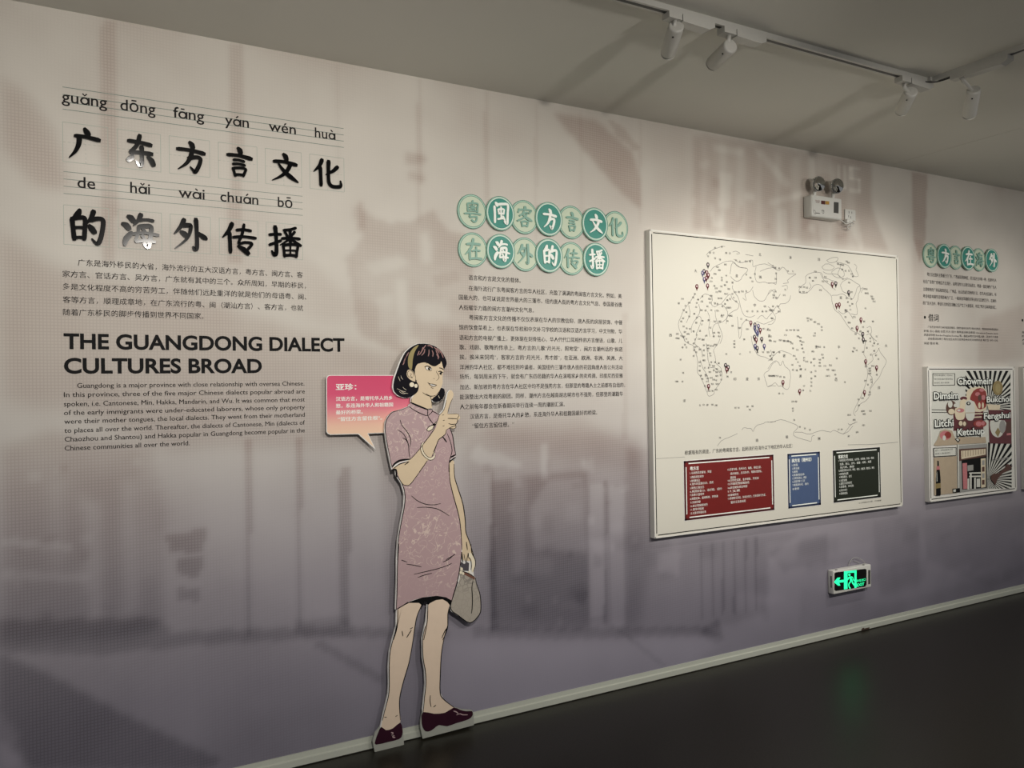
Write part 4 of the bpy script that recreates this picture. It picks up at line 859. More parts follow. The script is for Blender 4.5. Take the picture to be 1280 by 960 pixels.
for T, pts in [
 (M1, [(600,190),(655,182),(560,230),(590,232),(545,258),(600,275),(640,285),(690,232),(720,235),(770,290),(800,300),(850,300),(880,300),(620,345),(685,325),(635,370),(600,400),(575,432),(655,430),(690,415),(655,450),(570,460),(595,495),(650,500),(680,490),(610,515),(615,545),(570,575),(640,540),(560,600),(500,580),(495,620),(425,588),(395,630),(440,560),(365,655),(350,690),(455,632),(465,605),(370,705),(345,755),(330,780),(350,820),(450,665),(435,720),(395,740),(490,690),(525,693),(540,660),(620,640),(650,595),(630,595),(600,635),(570,690),(560,630),(660,660),(700,670),(720,670),(620,695),(660,730),(725,735),(655,740),(640,780),(600,780),(700,775),(550,770),(500,775),(495,805),(455,750),(450,790),(480,855),(430,860),(455,890),(400,840),(375,835),(340,600),(310,635),(360,865),(385,880),(350,900),(300,880),(330,895),(300,915),(370,920),(440,925),(475,920),(500,925),(590,870),(590,900),(530,895),(560,830),(630,870),(635,900),(690,560),(740,560),(760,545),(790,545),(820,540),(850,540),(750,590),(770,620),(720,600),(700,610),(680,640),(850,405),(885,430),(920,400),(900,460),(695,465),(740,470),(710,520),(860,700),(900,700),(940,700),(980,700),(1010,700),(1050,695),(810,760),(850,768),(740,815),(795,832),(860,842),(990,840),(1030,850),(1040,900),(1060,755),(1000,660),(1070,570)]),
 (M2, [(40,335),(60,350),(90,355),(200,380),(160,378),(65,395),(60,440),(60,540),(45,590),(70,590),(140,525),(130,570),(40,660),(80,660),(20,690),(40,690),(90,700),(30,755),(0,840),(10,890),(15,930),(380,382),(360,455),(380,430),(335,430),(420,530),(470,460),(440,460),(460,425),(260,505),(290,505),(310,510),(255,545),(285,545),(310,550),(600,440),(650,470),(560,320),(585,325),(600,330),(620,375),(595,365),(650,375),(670,400),(680,420),(630,300),(645,310),(670,545),(630,595),(665,600),(640,625),(675,640),(655,655),(660,685),(620,690),(620,745),(650,790),(675,835),(690,745),(780,520),(790,555),(830,580),(840,600),(850,620),(780,675),(770,780),(840,780),(870,900),(760,825),(800,860),(700,880),(740,860),(820,915),(820,940),(730,915),(780,935),(850,955),(320,755),(345,765),(375,785),(405,800),(430,825),(320,775),(430,850),(375,875),(370,895),(150,850),(180,850),(210,850),(240,850),(140,890),(240,900),(260,910),(100,930),(130,935),(160,940),(180,945),(280,945)]),
 (M3, [(290,18),(350,10),(310,20),(385,50),(360,70),(340,92),(370,92),(430,60),(440,90),(455,85),(435,115),(450,130),(480,108),(430,160),(325,190),(345,295),(340,365),(300,365),(290,365),(510,30),(510,75),(510,115),(545,75),(548,100),(560,140),(575,80),(605,70),(510,155),(512,195),(480,210),(478,240),(478,278),(488,318),(545,120),(565,160),(570,210),(600,210),(630,218),(520,255),(550,255),(560,230),(588,240),(590,275),(560,290),(615,265),(615,290),(615,320),(645,285),(645,315),(650,350),(610,355),(530,320),(525,310),(540,340),(500,345),(570,335),(540,365),(590,350),(580,385),(620,385),(520,400),(552,440),(580,440),(610,430),(690,145),(800,145),(835,28),(755,40),(755,65),(755,90),(730,290),(700,325),(480,555),(510,550),(540,552),(580,550),(610,555),(765,575),(790,575),(860,565),(900,562),(880,590),(640,815),(880,130+0),(940,132),(985,130),(1025,130),(1070,130),(1050,190),(1040,320),(1070,320)]),
 (M4_, [(20,320),(45,320),(75,320),(100,325),(130,330),(90,460),(120,462),(195,232),(200,272),(230,275),(260,268),(300,268),(290,175),(290,195),(310,205),(345,212),(370,185),(360,125),(390,85),(412,88),(450,90),(370,238),(380,282),(345,290),(435,150),(440,175),(415,190),(415,215),(415,240),(455,240),(480,270),(500,235),(525,275),(540,310),(470,320),(545,340),(545,355),(615,370),(490,320),(550,180),(260,322),(378,322),(347,340),(347,370),(347,400),(340,440),(290,400),(282,435),(225,525),(200,525),(200,580),(200,600),(210,672),(255,728),(295,740),(335,752),(565,748),(590,748),(645,802),(690,672),(715,770),(765,715),(650,632),(760,602),(820,600),(770,625),(690,98),(710,115),(680,125),(760,128),(840,80),(880,65),(780,40),(790,95),(850,120),(825,150),(865,155),(885,185),(840,240),(870,310),(815,260),(815,280),(815,300),(780,358),(800,390),(825,350),(828,370),(815,450),(812,470),(725,508),(755,498),(728,555),(785,245),(235,112),(20,40),(55,45),(135,40),(160,40),(190,60),(200,100),(210,160),(225,185),(240,210),(255,240),(265,265),(270,70),(275,100),(285,130),(260,40),(30,180),(45,130),(20,160),(90,130),(130,155),(130,165)])]:
    LAB += scatter(T, pts)
b = MB()
for i, ((x, y), h) in enumerate(LAB):
    nm = NAMES[i % len(NAMES)]; wpx = (1.75*len(nm))*(.6+.12*random.random())
    put_px(b, nm, x-wpx/2, y+1.1, x+wpx/2, y+1.1, h, YP-.0003, offset=.01, res=1)
b.build('place_names', map_ink, mp)['kind'] = 'stuff'
b = MB()
for T, x, y, t in [(M1,445,375,'大'),(M1,245,890,'西'),(M3,355,520,'洋'),(M1,960,245,'北'),(M2,180,268,'冰'),(M2,408,285,'洋'),(M4_,388,88,'太'),(M4_,568,90,'平'),(M4_,888,415,'洋'),(M4_,945,78,'大'),(M3,760,345,'印'),(M3,858,345,'度'),(M3,950,345,'洋'),(M3,937,835,'南'),(M4_,152,808,'极'),(M4_,408,822,'洲'),(M2,583,590,'美'),(M2,625,695,'国'),(M1,775,415,'亚'),(M1,962,425,'洲'),(M1,918,650,'中'),(M4_,260,322,'洋')]:
    (cx, cy), = T([(x, y)]); put_px(b, t, cx-1.6, cy+1.9, cx+1.6, cy+1.9, 3.8, YP-.0004, offset=.012)
b.build('ocean_names', map_ink, mp)
PINS = [(M1,543,326,'k'),(M1,512,378,'k'),(M1,500,392,'b'),(M1,534,388,'r'),(M1,546,408,'r'),(M1,514,442,'b'),(M1,530,432,'r'),(M1,454,500,'r'),(M1,540,494,'r'),(M1,886,790,'r'),(M1,919,806,'k'),(M1,946,816,'b'),(M1,917,830,'b'),(M1,961,848,'r'),(M1,941,872,'b'),(M1,932,862,'b'),(M1,915,904,'k'),(M1,929,926,'r'),(M1,973,920,'k'),
        (M3,920,80,'b'),(M3,937,98,'k'),(M3,993,80,'b'),(M3,684,234,'k'),(M3,704,250,'k'),(M3,693,266,'r'),(M3,547,401,'r'),
        (M2,513,480,'r'),(M2,541,476,'k'),(M2,645,548,'k'),(M2,547,650,'r'),(M2,569,645,'r'),(M2,742,765,'r'),(M2,711,832,'r'),(M2,757,880,'k'),
        (M4_,761,28,'k'),(M4_,780,203,'r'),(M4_,867,252,'r'),(M4_,770,450,'r'),(M4_,118,370,'r'),(M4_,252,440,'r')]
pm = {'r': (pin_red,), 'k': (pin_blk,), 'b': (pin_blu,)}
for i, (T, x, y, c_) in enumerate(PINS):
    (cx, cy), = T([(x, y)]); c = P(cx, cy, YP); s = SC(cx, cy, YP); b = MB(); yy = YP-.0006-.00005*i
    n = 14; rx, rz = 2.5*s, 2.9*s
    a_ = circle(c.x, c.z, rx, rz, n); i_ = circle(c.x, c.z+.3*s, rx*.42, rz*.50, n)
    b.add([(p[0], yy, p[1]) for p in a_+i_], [(j, (j+1) % n, n+(j+1) % n, n+j) for j in range(n)])
    b.add([(c.x-1.3*s, yy, c.z-2.2*s), (c.x+1.3*s, yy, c.z-2.2*s), (c.x, yy, c.z-5.8*s)], [(0, 1, 2)])
    b.cur = 1; b.add([(p[0], yy+.0001, p[1]) for p in i_], [list(range(n))])
    b.build('map_pin', [pm[c_][0], pin_pink], mp)
b = MB(); put_px(b, '根据现有的调查，广东的粤闽客方言，起码流行在海外以下地区的华人社区：', 856, 568.6, 991, 559.8, 5.2, YP-.0004, offset=.004); b.build('printed_caption', body_ink, mp)
b = MB(); put_px(b, '以上地图仅作示意，不作依据', 1073.5, 629.6, 1101.5, 626.4, 1.8, YP-.0004); b.build('printed_note', map_ink, mp)
b = MB(); line_px(b, [(819,573.5),(856,571.2)], .45, YP-.0002, False, 1); b.build('fold_line', grey_line, mp)
def legend(corners, m, edge, title, tpx, lines, hp, label, tsize=4.4):
    x0, x1, z0, z1 = rect_on(corners, YP)
    o = MB(); o.box(x0, x1, YP-.0012, YP+.0002, z0, z1); lg = o.build('legend_box', [m], mp); lg['label'] = label
    b = MB(); b.box(x0-.003, x1+.003, YP-.0006, YP+.0002, z0-.003, z1+.003); b.build('legend_edge', side_white, lg)
    frame_lines(x0, x1, z0, z1, .0135, .030, .0028, YP-.0016, glyph_w, lg, 'legend_line')
    b = MB()                                            # darker mitred rim outside the line
    for a, c in (((x0, z1-.005), (x1, z1-.005)), ((x0, z0+.005), (x1, z0+.005)), ((x0+.005, z0), (x0+.005, z1)), ((x1-.005, z0), (x1-.005, z1))): b.ribbon([a, c], [.005]*2, YP-.0014, YP-.001)
    b.build('legend_rim', edge, lg)
    b = MB(); put_px(b, title, *tpx, tsize, YP-.0018, offset=.03); b.build('legend_title', glyph_w, lg)
    for col_ in ([l for l in lines if l[1] < lx(700) or x0 > P(975, 600).x], [l for l in lines if l[1] >= lx(700) and x0 <= P(975, 600).x]):
        if not col_: continue
        b = MB()
        for t_, a_, y_, c_, y2 in col_: put_px(b, t_, a_, y_, c_, y2, hp, YP-.0018, offset=.004)
        b.build('legend_text', glyph_w, lg)
k7 = 7.38
def lx(x): return 810+x/k7
def ly(y): return 550+y/k7
def row(t, x, y, x2, y2=None): return (t, lx(x), ly(y), lx(x2), ly(y-(x2-x)*.125 if y2 is None else y2))
RED = [row('1.马来西亚吉隆坡、芙蓉', 388, 322, 585), row('2.越南胡志明市', 388, 358, 515), row('3.柬埔寨金边', 388, 392, 480), row('4.澳大利亚墨尔本、悉尼', 388, 424, 605), row('5.新西兰奥克兰', 388, 458, 518), row('6.美国旧金山、洛杉矶、纽约', 388, 492, 680), row('7.加拿大温哥华', 388, 522, 518), row('8.英国伦敦、曼彻斯特、利物浦', 388, 558, 645), row('9.法国巴黎', 392, 590, 485), row('10.荷兰阿姆斯特丹', 392, 624, 550), row('11.南非约翰堡', 392, 656, 515), row('12.毛里求斯路易港', 392, 690, 535),
       row('13.巴拿马城、危地马拉、秘鲁、哥伦比亚、', 735, 292, 1045), row('委内瑞拉、厄瓜多尔、哥斯达黎加、', 760, 328, 1050), row('墨西哥', 760, 360, 810), row('14.古巴哈瓦那、圣多明各、牙买加', 738, 392, 1020), row('15.印度尼西亚雅加达', 738, 422, 935), row('16.新加坡及周边地区', 738, 456, 918), row('17.文莱', 738, 488, 850), row('18.缅甸仰光', 738, 522, 835), row('19.菲律宾马尼拉、东帝汶帝力、巴布亚新几内亚、', 738, 556, 1088), row('留尼汪岛圣但尼', 765, 588, 902)]
legend([(854.2,576.2),(966.8,568.4),(967.6,637.6),(856.2,650.6)], red_m, blk_red, '粤方言', (lx(388), ly(282), lx(470), ly(276)), RED, 3.0, 'dark red legend box with two columns of white text', 4.6)
def lx2(x): return 970+x/7.39
def ly2(y): return 550+y/7.39
def row2_(t, x, y, x2): return (t, lx2(x), ly2(y), lx2(x2), ly2(y-(x2-x)*.12))
BL = [row2_('1.泰国', 148, 245, 200), row2_('2.新加坡', 150, 277, 215), row2_('3.越南', 150, 307, 200), row2_('4.柬埔寨金边市', 150, 338, 262), row2_('5.马来西亚新山、槟城', 152, 368, 280), row2_('6.法国巴黎十三区', 152, 398, 268), row2_('7.美国洛杉矶、纽约', 152, 430, 298), row2_('8.老挝', 154, 464, 215)]
legend([(983.7,567.6),(1024.4,564.2),(1026,631),(985.6,635.6)], blue_m, blk_blue, '闽方言（潮州话）', (lx2(148), ly2(207), lx2(328), ly2(196)), BL, 2.8, 'slate blue narrow legend box with white text')
GR = [row2_('1.马来西亚沙巴州亚庇、山打根、吉隆坡、怡保、槟城、', 578, 208, 908), row2_('古晋、新山、文冬、居銮、加影、芙蓉', 590, 240, 880), row2_('马六甲、麻坡', 592, 268, 722), row2_('2.印度尼西亚山口洋、坤甸、邦加、勿里洞、雅加达、棉兰', 580, 300, 908), row2_('3.印度加尔各答', 582, 328, 668), row2_('4.泰国曼谷、合艾', 584, 356, 700), row2_('5.毛里求斯', 584, 388, 656), row2_('6.留尼汪岛圣但尼', 584, 416, 702), row2_('7.苏里南、牙买加', 584, 446, 716), row2_('8.东帝汶帝力', 586, 478, 658), row2_('9.塔希提岛', 586, 508, 660)]
legend([(1040.2,563.4),(1099.6,558.8),(1101,621.2),(1042.6,628.6)], green_m, blk_green, '客家方言', (lx2(576), ly2(175), lx2(664), ly2(165)), GR, 2.8, 'nearly black green legend box with white text')

# ================================================================== POSTER PANELS
YQ = -.030
px0, px1, pz0, pz1 = rect_on([(1158.6,456.2),(1268.2,461.2),(1270.2,612.8),(1162.2,627.6)], YQ)
def poster_shell(x0, x1, z0, z1, label):
    o = empty('poster_panel', ((x0+x1)/2, 0, z0), label, 'poster')
    b = MB(); b.box(x0, x1, YQ, -.001, z0, z1); b.build('panel', white, o)
    b = MB()
    for a0, a1, c0, c1 in ((x0-.002, x0+.006, z0-.002, z1+.002), (x1-.006, x1+.002, z0-.002, z1+.002), (x0, x1, z0-.002, z0+.006), (x0, x1, z1-.006, z1+.002)): b.box(a0, a1, YQ-.0015, -.0005, c0, c1)
    b.build('frame', white, o)
    frame_lines(x0, x1, z0, z1, .0135, .020, .0024, YQ-.0004, black, o)
    return o
po = poster_shell(px0, px1, pz0, pz1, 'framed collage poster of loan words, food drawings and black rays')
Q1, Q2 = tile(1150, 450, 9.6), tile(1150, 540, 9.6)
YR = YQ-.0003
inks = mat('poster_black', (.005, .005, .005), .6, spec=.15, noise=.1); pw = mat('poster_offwhite', (.60, .61, .55), .5, noise=.04)
p_tan = mat('poster_tan', (.42, .34, .24), .5, noise=.1); p_red = mat('poster_red', (.24, .028, .020), .45, noise=.3, nscale=120); p_mar = mat('poster_maroon', (.10, .016, .020), .45, noise=.2)
p_pink = mat('poster_pink', (.48, .17, .18), .5, noise=.3, nscale=150); p_grey = mat('poster_grey', (.30, .30, .28), .5, noise=.1); p_gold = mat('poster_gold', (.25, .19, .075), .5, noise=.2); p_cream = mat('poster_cream', (.66, .58, .42), .5, noise=.1)
p_brown = mat('poster_brown', (.085, .035, .022), .5, noise=.3, nscale=150)
lay = [0]
def pp(T, pts, m, name='picture_shape', sm=0):
    lay[0] += 1; y = YR-.00006*lay[0]; b = MB(); poly_px(b, T(pts), y, y+.0005, YR, sm); return b.build(name, m, po)
def ell(cx, cy, rx, ry, n=16): return [(cx+rx*math.cos(2*math.pi*i/n), cy+ry*math.sin(2*math.pi*i/n)) for i in range(n)]
pp(Q1, [(140,130),(1090,128),(1095,1000),(140,1030)], pw, 'print_ground')
def clip_poly(poly, rect):
    x0, y0, x1, y1 = rect
    for ax, lim, sg in ((0, x0, 1), (0, x1, -1), (1, y0, 1), (1, y1, -1)):
        out = []
        for i in range(len(poly)):
            a, c = poly[i-1], poly[i]; ia, ic = (a[ax]-lim)*sg >= 0, (c[ax]-lim)*sg >= 0
            if ia != ic:
                t = (lim-a[ax])/(c[ax]-a[ax]); out.append((a[0]+(c[0]-a[0])*t, a[1]+(c[1]-a[1])*t))
            if ic: out.append(c)
        poly = out
        if not poly: return []
    return poly
def burst(T, cx, cy, rect, n, name='black_rays'):
    pp(T, [(rect[0], rect[1]), (rect[2], rect[1]), (rect[2], rect[3]), (rect[0], rect[3])], pw, 'ray_ground')
    lay[0] += 1; y = YR-.00006*lay[0]; b = MB()
    for i in range(n):
        a0, a1 = 2*math.pi*i/n, 2*math.pi*(i+.48)/n
        tri = clip_poly([(cx, cy), (cx+2000*math.cos(a0), cy+2000*math.sin(a0)), (cx+2000*math.cos(a1), cy+2000*math.sin(a1))], rect)
        if len(tri) > 2: poly_px(b, T(tri), y, y+.0005, YR)
    b.build(name, inks, po)
burst(Q1, 830, 560, (545, 130, 1085, 600), 44)
burst(Q2, 815, 560, (810, 125, 1100, 680), 44)
pp(Q1, [(150,160),(420,160),(420,305),(150,310)], inks, 'caption_edge'); pp(Q1, [(158,168),(412,166),(412,298),(158,302)], pw, 'caption_box')
for y_ in (188, 232, 276):
    lay[0] += 1; b = MB(); (a_, c_), = Q1([(172, y_+8)]); (d_, e_), = Q1([(395 if y_ < 270 else 350, y_+6)])
    put_px(b, {188: '英语中粤语借词，例如点心', 232: '粤方言区海外移民带去', 276: '的词汇进入英语'}[y_], a_, c_, d_, e_, 2.0, YR-.00006*lay[0]-.0003, offset=.0); b.build('caption_text', map_ink, po)
pp(Q1, [(140,592),(400,598),(400,604),(140,600)], inks, 'picture_line'); pp(Q1, [(140,624),(400,628),(400,634),(140,632)], inks, 'picture_line')
# food collage
pp(Q1, [(400,590),(545,600),(760,590),(760,830),(400,850)], p_mar); pp(Q1, [(650,640),(760,636),(760,650),(650,654)], p_cream); pp(Q1, [(650,680),(740,676),(740,690),(650,694)], p_cream)
pp(Q1, [(560,380),(640,330),(760,330),(800,420),(790,600),(640,620),(560,560)], p_cream, sm=2)
pp(Q1, [(600,450),(640,370),(720,335),(790,380),(795,470),(790,560),(740,590),(690,580),(650,500),(610,490)], p_red, sm=2)
for e_ in ((690,410,30,24),(740,360,30,20),(760,450,26,30)): pp(Q1, ell(*e_), p_pink)
pp(Q1, ell(715, 455, 22, 40), p_brown); pp(Q1, ell(710, 545, 14, 36), p_cream); pp(Q1, ell(752, 545, 12, 38), p_cream)
pp(Q1, ell(522, 462, 42, 24), p_mar); pp(Q1, [(480,490),(560,480),(550,620),(490,620)], p_cream, sm=2)
pp(Q1, ell(375, 575, 65, 88), p_brown); pp(Q1, ell(360, 530, 28, 42), pw); pp(Q1, ell(375, 620, 38, 34), p_cream); pp(Q1, ell(425, 545, 26, 22), pw)
pp(Q1, [(420,580),(530,575),(535,680),(510,715),(450,718),(422,680)], p_cream, sm=2); pp(Q1, ell(480, 605, 48, 26), p_pink); pp(Q1, ell(462, 605, 20, 14), pw)
pp(Q1, [(545,500),(645,500),(650,690),(600,728),(548,690)], pw, sm=2); pp(Q1, ell(578, 522, 26, 22), inks); pp(Q1, ell(580, 520, 12, 12), pw); pp(Q1, [(548,630),(648,628),(648,636),(548,640)], p_tan)
pp(Q1, ell(510, 765, 60, 46), p_brown); pp(Q1, ell(485, 760, 22, 30), p_cream); pp(Q1, ell(530, 765, 18, 28), p_cream); pp(Q1, ell(715, 765, 80, 44), p_red); pp(Q1, ell(700, 765, 34, 30), p_pink); pp(Q1, ell(752, 760, 22, 26), p_pink)
pp(Q1, ell(928, 335, 62, 88), p_gold); pp(Q1, ell(930, 340, 30, 60), mat('poster_leaf', (.33, .27, .12), .5, noise=.3))
pp(Q1, [(800,530),(960,540),(950,600),(820,600)], p_cream, sm=1)
pp(Q1, [(820,600),(1090,600),(1095,1005),(830,1000)], p_mar); pp(Q1, [(835,740),(870,725),(1010,725),(1025,800),(980,900),(930,930),(870,900),(840,830)], pw, sm=2); pp(Q1, ell(985, 800, 40, 80), p_grey); pp(Q1, [(930,810),(960,860),(930,925),(895,870)], p_gold, sm=1)
pp(Q1, [(1030,740),(1090,735),(1090,900),(1035,905)], p_brown); pp(Q1, [(1035,880),(1085,875),(1085,900),(1035,905)], p_pink)
pp(Q1, [(200,960),(240,850),(300,830),(380,850),(400,900),(430,960),(400,1000),(160,1020)], p_tan, sm=1); pp(Q1, ell(300, 905, 70, 55), p_pink); pp(Q1, ell(330, 900, 40, 40), p_red); pp(Q1, ell(285, 935, 20, 30), pw)
# lower panels
pp(Q2, [(160,160),(260,130),(430,90),(470,60),(780,60),(790,130),(440,150),(200,168)], p_tan); pp(Q2, [(410,85),(440,70),(480,95),(450,130)], inks); pp(Q2, [(425,85),(445,78),(465,95),(448,112)], pw)
pp(Q2, [(155,190),(430,182),(430,285),(158,302)], inks, 'caption_edge'); pp(Q2, [(162,198),(422,190),(422,278),(165,292)], pw, 'caption_box')
for y_, t_ in ((232, '茄汁一词来自闽粤方言'), (272, '后传入英语词汇')):
    lay[0] += 1; b = MB(); (a_, c_), = Q2([(182, y_)]); (d_, e_), = Q2([(395 if y_ < 250 else 370, y_-12)]); put_px(b, t_, a_, c_, d_, e_, 2.0, YR-.00006*lay[0]-.0003); b.build('caption_text', map_ink, po)
pp(Q2, [(160,308),(435,288),(440,730),(165,760)], p_tan, 'bottle_ground'); 
pp(Q2, [(200,345),(218,345),(220,400),(232,470),(240,560),(242,740),(238,762),(186,765),(182,560),(190,470),(200,400)], inks, 'bottle_drawing', 1); pp(Q2, [(180,620),(240,612),(240,670),(180,680)], p_gold, 'bottle_label'); pp(Q2, [(192,500),(198,470),(200,590),(193,600)], pw)
pp(Q2, [(192,410),(228,408),(230,450),(190,455)], p_pink)
pp(Q2, [(440,165),(800,140),(805,680),(450,725)], p_grey, 'shop_ground'); pp(Q2, [(455,205),(790,185),(795,300),(460,350)], p_brown); pp(Q2, [(485,225),(780,200),(780,270),(488,325)], p_cream)
for i in range(9): pp(Q2, [(500+i*31, 228-i*3), (512+i*31, 226-i*3), (512+i*31, 300-i*5), (500+i*31, 302-i*5)], p_tan)
pp(Q2, [(490,340),(790,290),(795,670),(500,690)], inks, 'shop_window'); pp(Q2, [(500,375),(555,370),(560,680),(510,685)], p_pink); pp(Q2, [(560,400),(630,392),(632,460),(562,470)], p_grey); pp(Q2, [(720,320),(778,312),(780,660),(725,668)], p_cream)
for r_c in range(4): pp(Q2, [(735,340+r_c*78),(765,337+r_c*78),(765,395+r_c*78),(735,398+r_c*78)], p_brown if r_c % 2 else p_grey)
for a0, a1, c0, c1 in ((580,720,485,500),(580,720,525,540),(590,610,500,680),(640,660,550,680),(670,712,560,660),(560,580,560,690)): pp(Q2, [(a0, c0), (a1, c0-4), (a1, c1), (a0, c1)], pw)
pp(Q2, [(440,150),(455,148),(462,720),(448,724)], pw); pp(Q2, [(380,680),(470,672),(470,722),(384,730)], inks); pp(Q2, [(388,690),(420,686),(420,716),(390,720)], pw)
pp(Q2, [(840,540),(870,500),(930,495),(980,450),(1020,420),(1020,395),(1050,385),(1075,410),(1095,400),(1090,425),(1050,465),(990,490),(950,530),(920,570),(900,620),(890,635),(870,600),(850,580)], p_brown, 'animal_drawing', 2)
# big outlined words
def bigword(t, T, a, c, h):
    (x0, y0), (x1, y1) = T([a, c]); b = MB(); lay[0] += 1; y = YR-.00006*lay[0]-.0006
    put_px(b, t, x0-.35, y0+.35, x1+.35, y1+.35, h*1.06, y, 'L', offset=.085, res=2); b.build('word_outline', inks, po)
    b = MB(); put_px(b, t, x0, y0, x1, y1, h, y-.0005, 'L', offset=.022, res=3); b.build('printed_word', glyph_w, po)
bigword('Chowmein', Q1, (452,298), (862,285), 8.4); bigword('Dimsim', Q1, (168,470), (465,466), 8.6); bigword('Bukchoi', Q1, (800,502), (1088,505), 7.2)
bigword('Fengshui', Q1, (768,700), (1088,702), 7.4); bigword('Litchi', Q1, (180,806), (405,792), 8.6); bigword('Ketchup', Q1, (450,905), (775,892), 8.4)
lay[0] += 1; b = MB(); (x0, y0), (x1, y1) = Q2([(868,345), (1065,330)]); put_px(b, 'KARATE', x0, y0, x1, y1, 2.8, YR-.00006*lay[0]-.0004, 'L', offset=.02); b.build('printed_word', p_grey, po)
q = P(1279.2, 462.6, YQ); poster_shell(q.x, q.x+(px1-px0), pz0, pz1, 'white framed panel cut off by the right edge of the view')

# ================================================================== EMERGENCY TWIN LIGHT
YE = -.062
em = tile(990, 210, 10.667)
ex0, ex1, ez0, ez1 = rect_on([em([(262,366)])[0], em([(668,392)])[0], em([(664,682)])[0], em([(272,655)])[0]], YE)
el = empty('emergency_light', ((ex0+ex1)/2, 0, ez0), 'white wall box with two round lamp heads above the map', 'emergency light')
def rbox(x0, x1, y0, y1, z0, z1, r, name, m, parent, seg=3, botcut=0):
    bm = bmesh.new(); bmesh.ops.create_cube(bm, size=1)
    bmesh.ops.scale(bm, vec=(x1-x0, y1-y0, z1-z0), verts=bm.verts); bmesh.ops.translate(bm, vec=((x0+x1)/2, (y0+y1)/2, (z0+z1)/2), verts=bm.verts)
    bmesh.ops.bevel(bm, geom=list(bm.edges), offset=r, segments=seg, profile=.5, affect='EDGES')
    me = bpy.data.meshes.new(name); bm.to_mesh(me); bm.free(); me.materials.append(m)
    for p in me.polygons: p.use_smooth = True
    o = bpy.data.objects.new(name, me); COL.objects.link(o)
    if parent is not None: o.parent = parent; o.matrix_parent_inverse = parent.matrix_basis.inverted()
    return o
rbox(ex0, ex1, YE, -.0005, ez0, ez1, .009, 'housing', plastic, el)
b = MB(); b.box(ex0+.006, ex1-.006, YE-.0012, YE+.002, ez0+.008, ez1-.006); b.build('front_plate', plastic, el)
def epx(pts, m, name, d=.0015, par=el):
    b = MB(); poly_px(b, em(pts), YE-.0012-d, YE-.001, YE); return b.build(name, m, par)
sw = epx([(556,455),(612,462),(610,606),(554,598)], switch_m, 'rocker_switch', .004); sw['label'] = 'dark grey rocker switch'
epx([(386,436),(436,440),(436,488),(386,482)], mat('badge_brown_red', (.09, .02, .015), .4, noise=.2), 'indicator', .002)
epx([(442,442),(490,446),(490,490),(442,486)], mat('badge_amber', (.45, .26, .05), .4, noise=.2), 'indicator', .002)
b = MB(); put_px(b, '主电 充电', *em([(308,442)])[0], *em([(372,446)])[0], 1.5, YE-.0016); put_px(b, '故障', *em([(318,462)])[0], *em([(366,464)])[0], 1.3, YE-.0016); b.build('printed_marks', red_m, el)
b = MB(); c = P(*em([(412,590)])[0], YE); ringmesh(b, c.x, c.z, .0075, .0085, .0022, YE-.0018, YE-.001, 18)
line_px(b, em([(286,560),(296,600),(315,612),(310,575),(290,558)]), .4, YE-.0016, False); line_px(b, em([(315,600),(345,602),(372,606)]), .9, YE-.0016, False); line_px(b, em([(392,570),(412,560),(432,574)]), .5, YE-.0016, False); b.build('printed_emblem', switch_m, el)
for hx, hy in ((352, 212), (598, 240)):
    (cx, cy), = em([(hx, hy)]); yy = -.066; c = P(cx, cy, yy); r = 8.9*SC(cx, cy, yy)
    dirv = Vector((-.15, -1, -.10)).normalized(); bk = c-dirv*.024
    b = MB(); b.lathe(bk-dirv*.012, dirv, [(0, r*.45), (.004, r*.62), (.016, r*.92), (.030, r), (.036, r), (.0355, r*.94), (.026, r*.72), (.018, r*.25)], 28)
    hd = b.build('lamp_head', plastic, el, True)
    b = MB(); b.lathe(bk+dirv*.0245, dirv, [(-.0058+.0005, r*.22), (.0025, r*.70), (.0105, r*.90), (.0112, r*.93)], 28); b.build('reflector', chrome, hd, True)
    b = MB(); b.lathe(bk+dirv*.012, dirv, [(0, .007), (.006, .008), (.009, .004)], 12); b.build('bulb', glass, hd, True)
    b = MB(); ring = []
    for i in range(25):
        a_ = 2*math.pi*i/24; u1 = dirv.cross(Vector((0, 0, 1))).normalized(); u2 = dirv.cross(u1)
        ring.append(bk+dirv*.025+u1*math.cos(a_)*r+u2*math.sin(a_)*r)
    b.tube(ring, .0025, 6); b.build('rim', chrome, hd, True)
    b = MB(); b.tube([Vector((c.x, -.035, ez1-.004)), Vector((c.x, -.037, ez1+.010)), bk], [.013, .010, .010], 12); b.build('lamp_neck', plastic, el, True)
# socket and plug with its cable
s0 = P(*em([(692,548)])[0]); s1 = P(*em([(834,712)])[0])
so = empty('wall_socket', (s0.x, 0, s1.z), 'small white wall socket with plug and looped cable beside emergency light', 'socket')
rbox(s0.x, s1.x, -.009, -.0005, s1.z, s0.z, .003, 'cover_plate', plastic, so)
b = MB()
for dx_, dz_, t_ in ((.35, .72, .25), (.62, .72, -.25), (.3, .35, 0), (.5, .28, 0)):
    x_ = s0.x+(s1.x-s0.x)*dx_; z_ = s1.z+(s0.z-s1.z)*dz_; b.box(x_-.0015, x_+.0015, -.0097, -.008, z_-.006, z_+.006)
b.build('socket_holes', switch_m, so)
pc = P(*em([(745,718)])[0], -.02); rbox(pc.x-.022, pc.x+.026, -.034, -.0095, pc.z-.010, pc.z+.014, .005, 'plug', plastic, so)
b = MB(); K_ = lambda x, y, Y: P(*em([(x, y)])[0], Y)
pts = [K_(640,690,-.03), K_(680,715,-.03), K_(715,745,-.035), K_(760,735,-.04), K_(800,720,-.04), K_(825,745,-.03), K_(800,765,-.03), K_(760,762,-.035), K_(735,790,-.03), K_(770,822,-.02), K_(778,790,-.02), K_(788,750,-.03)]
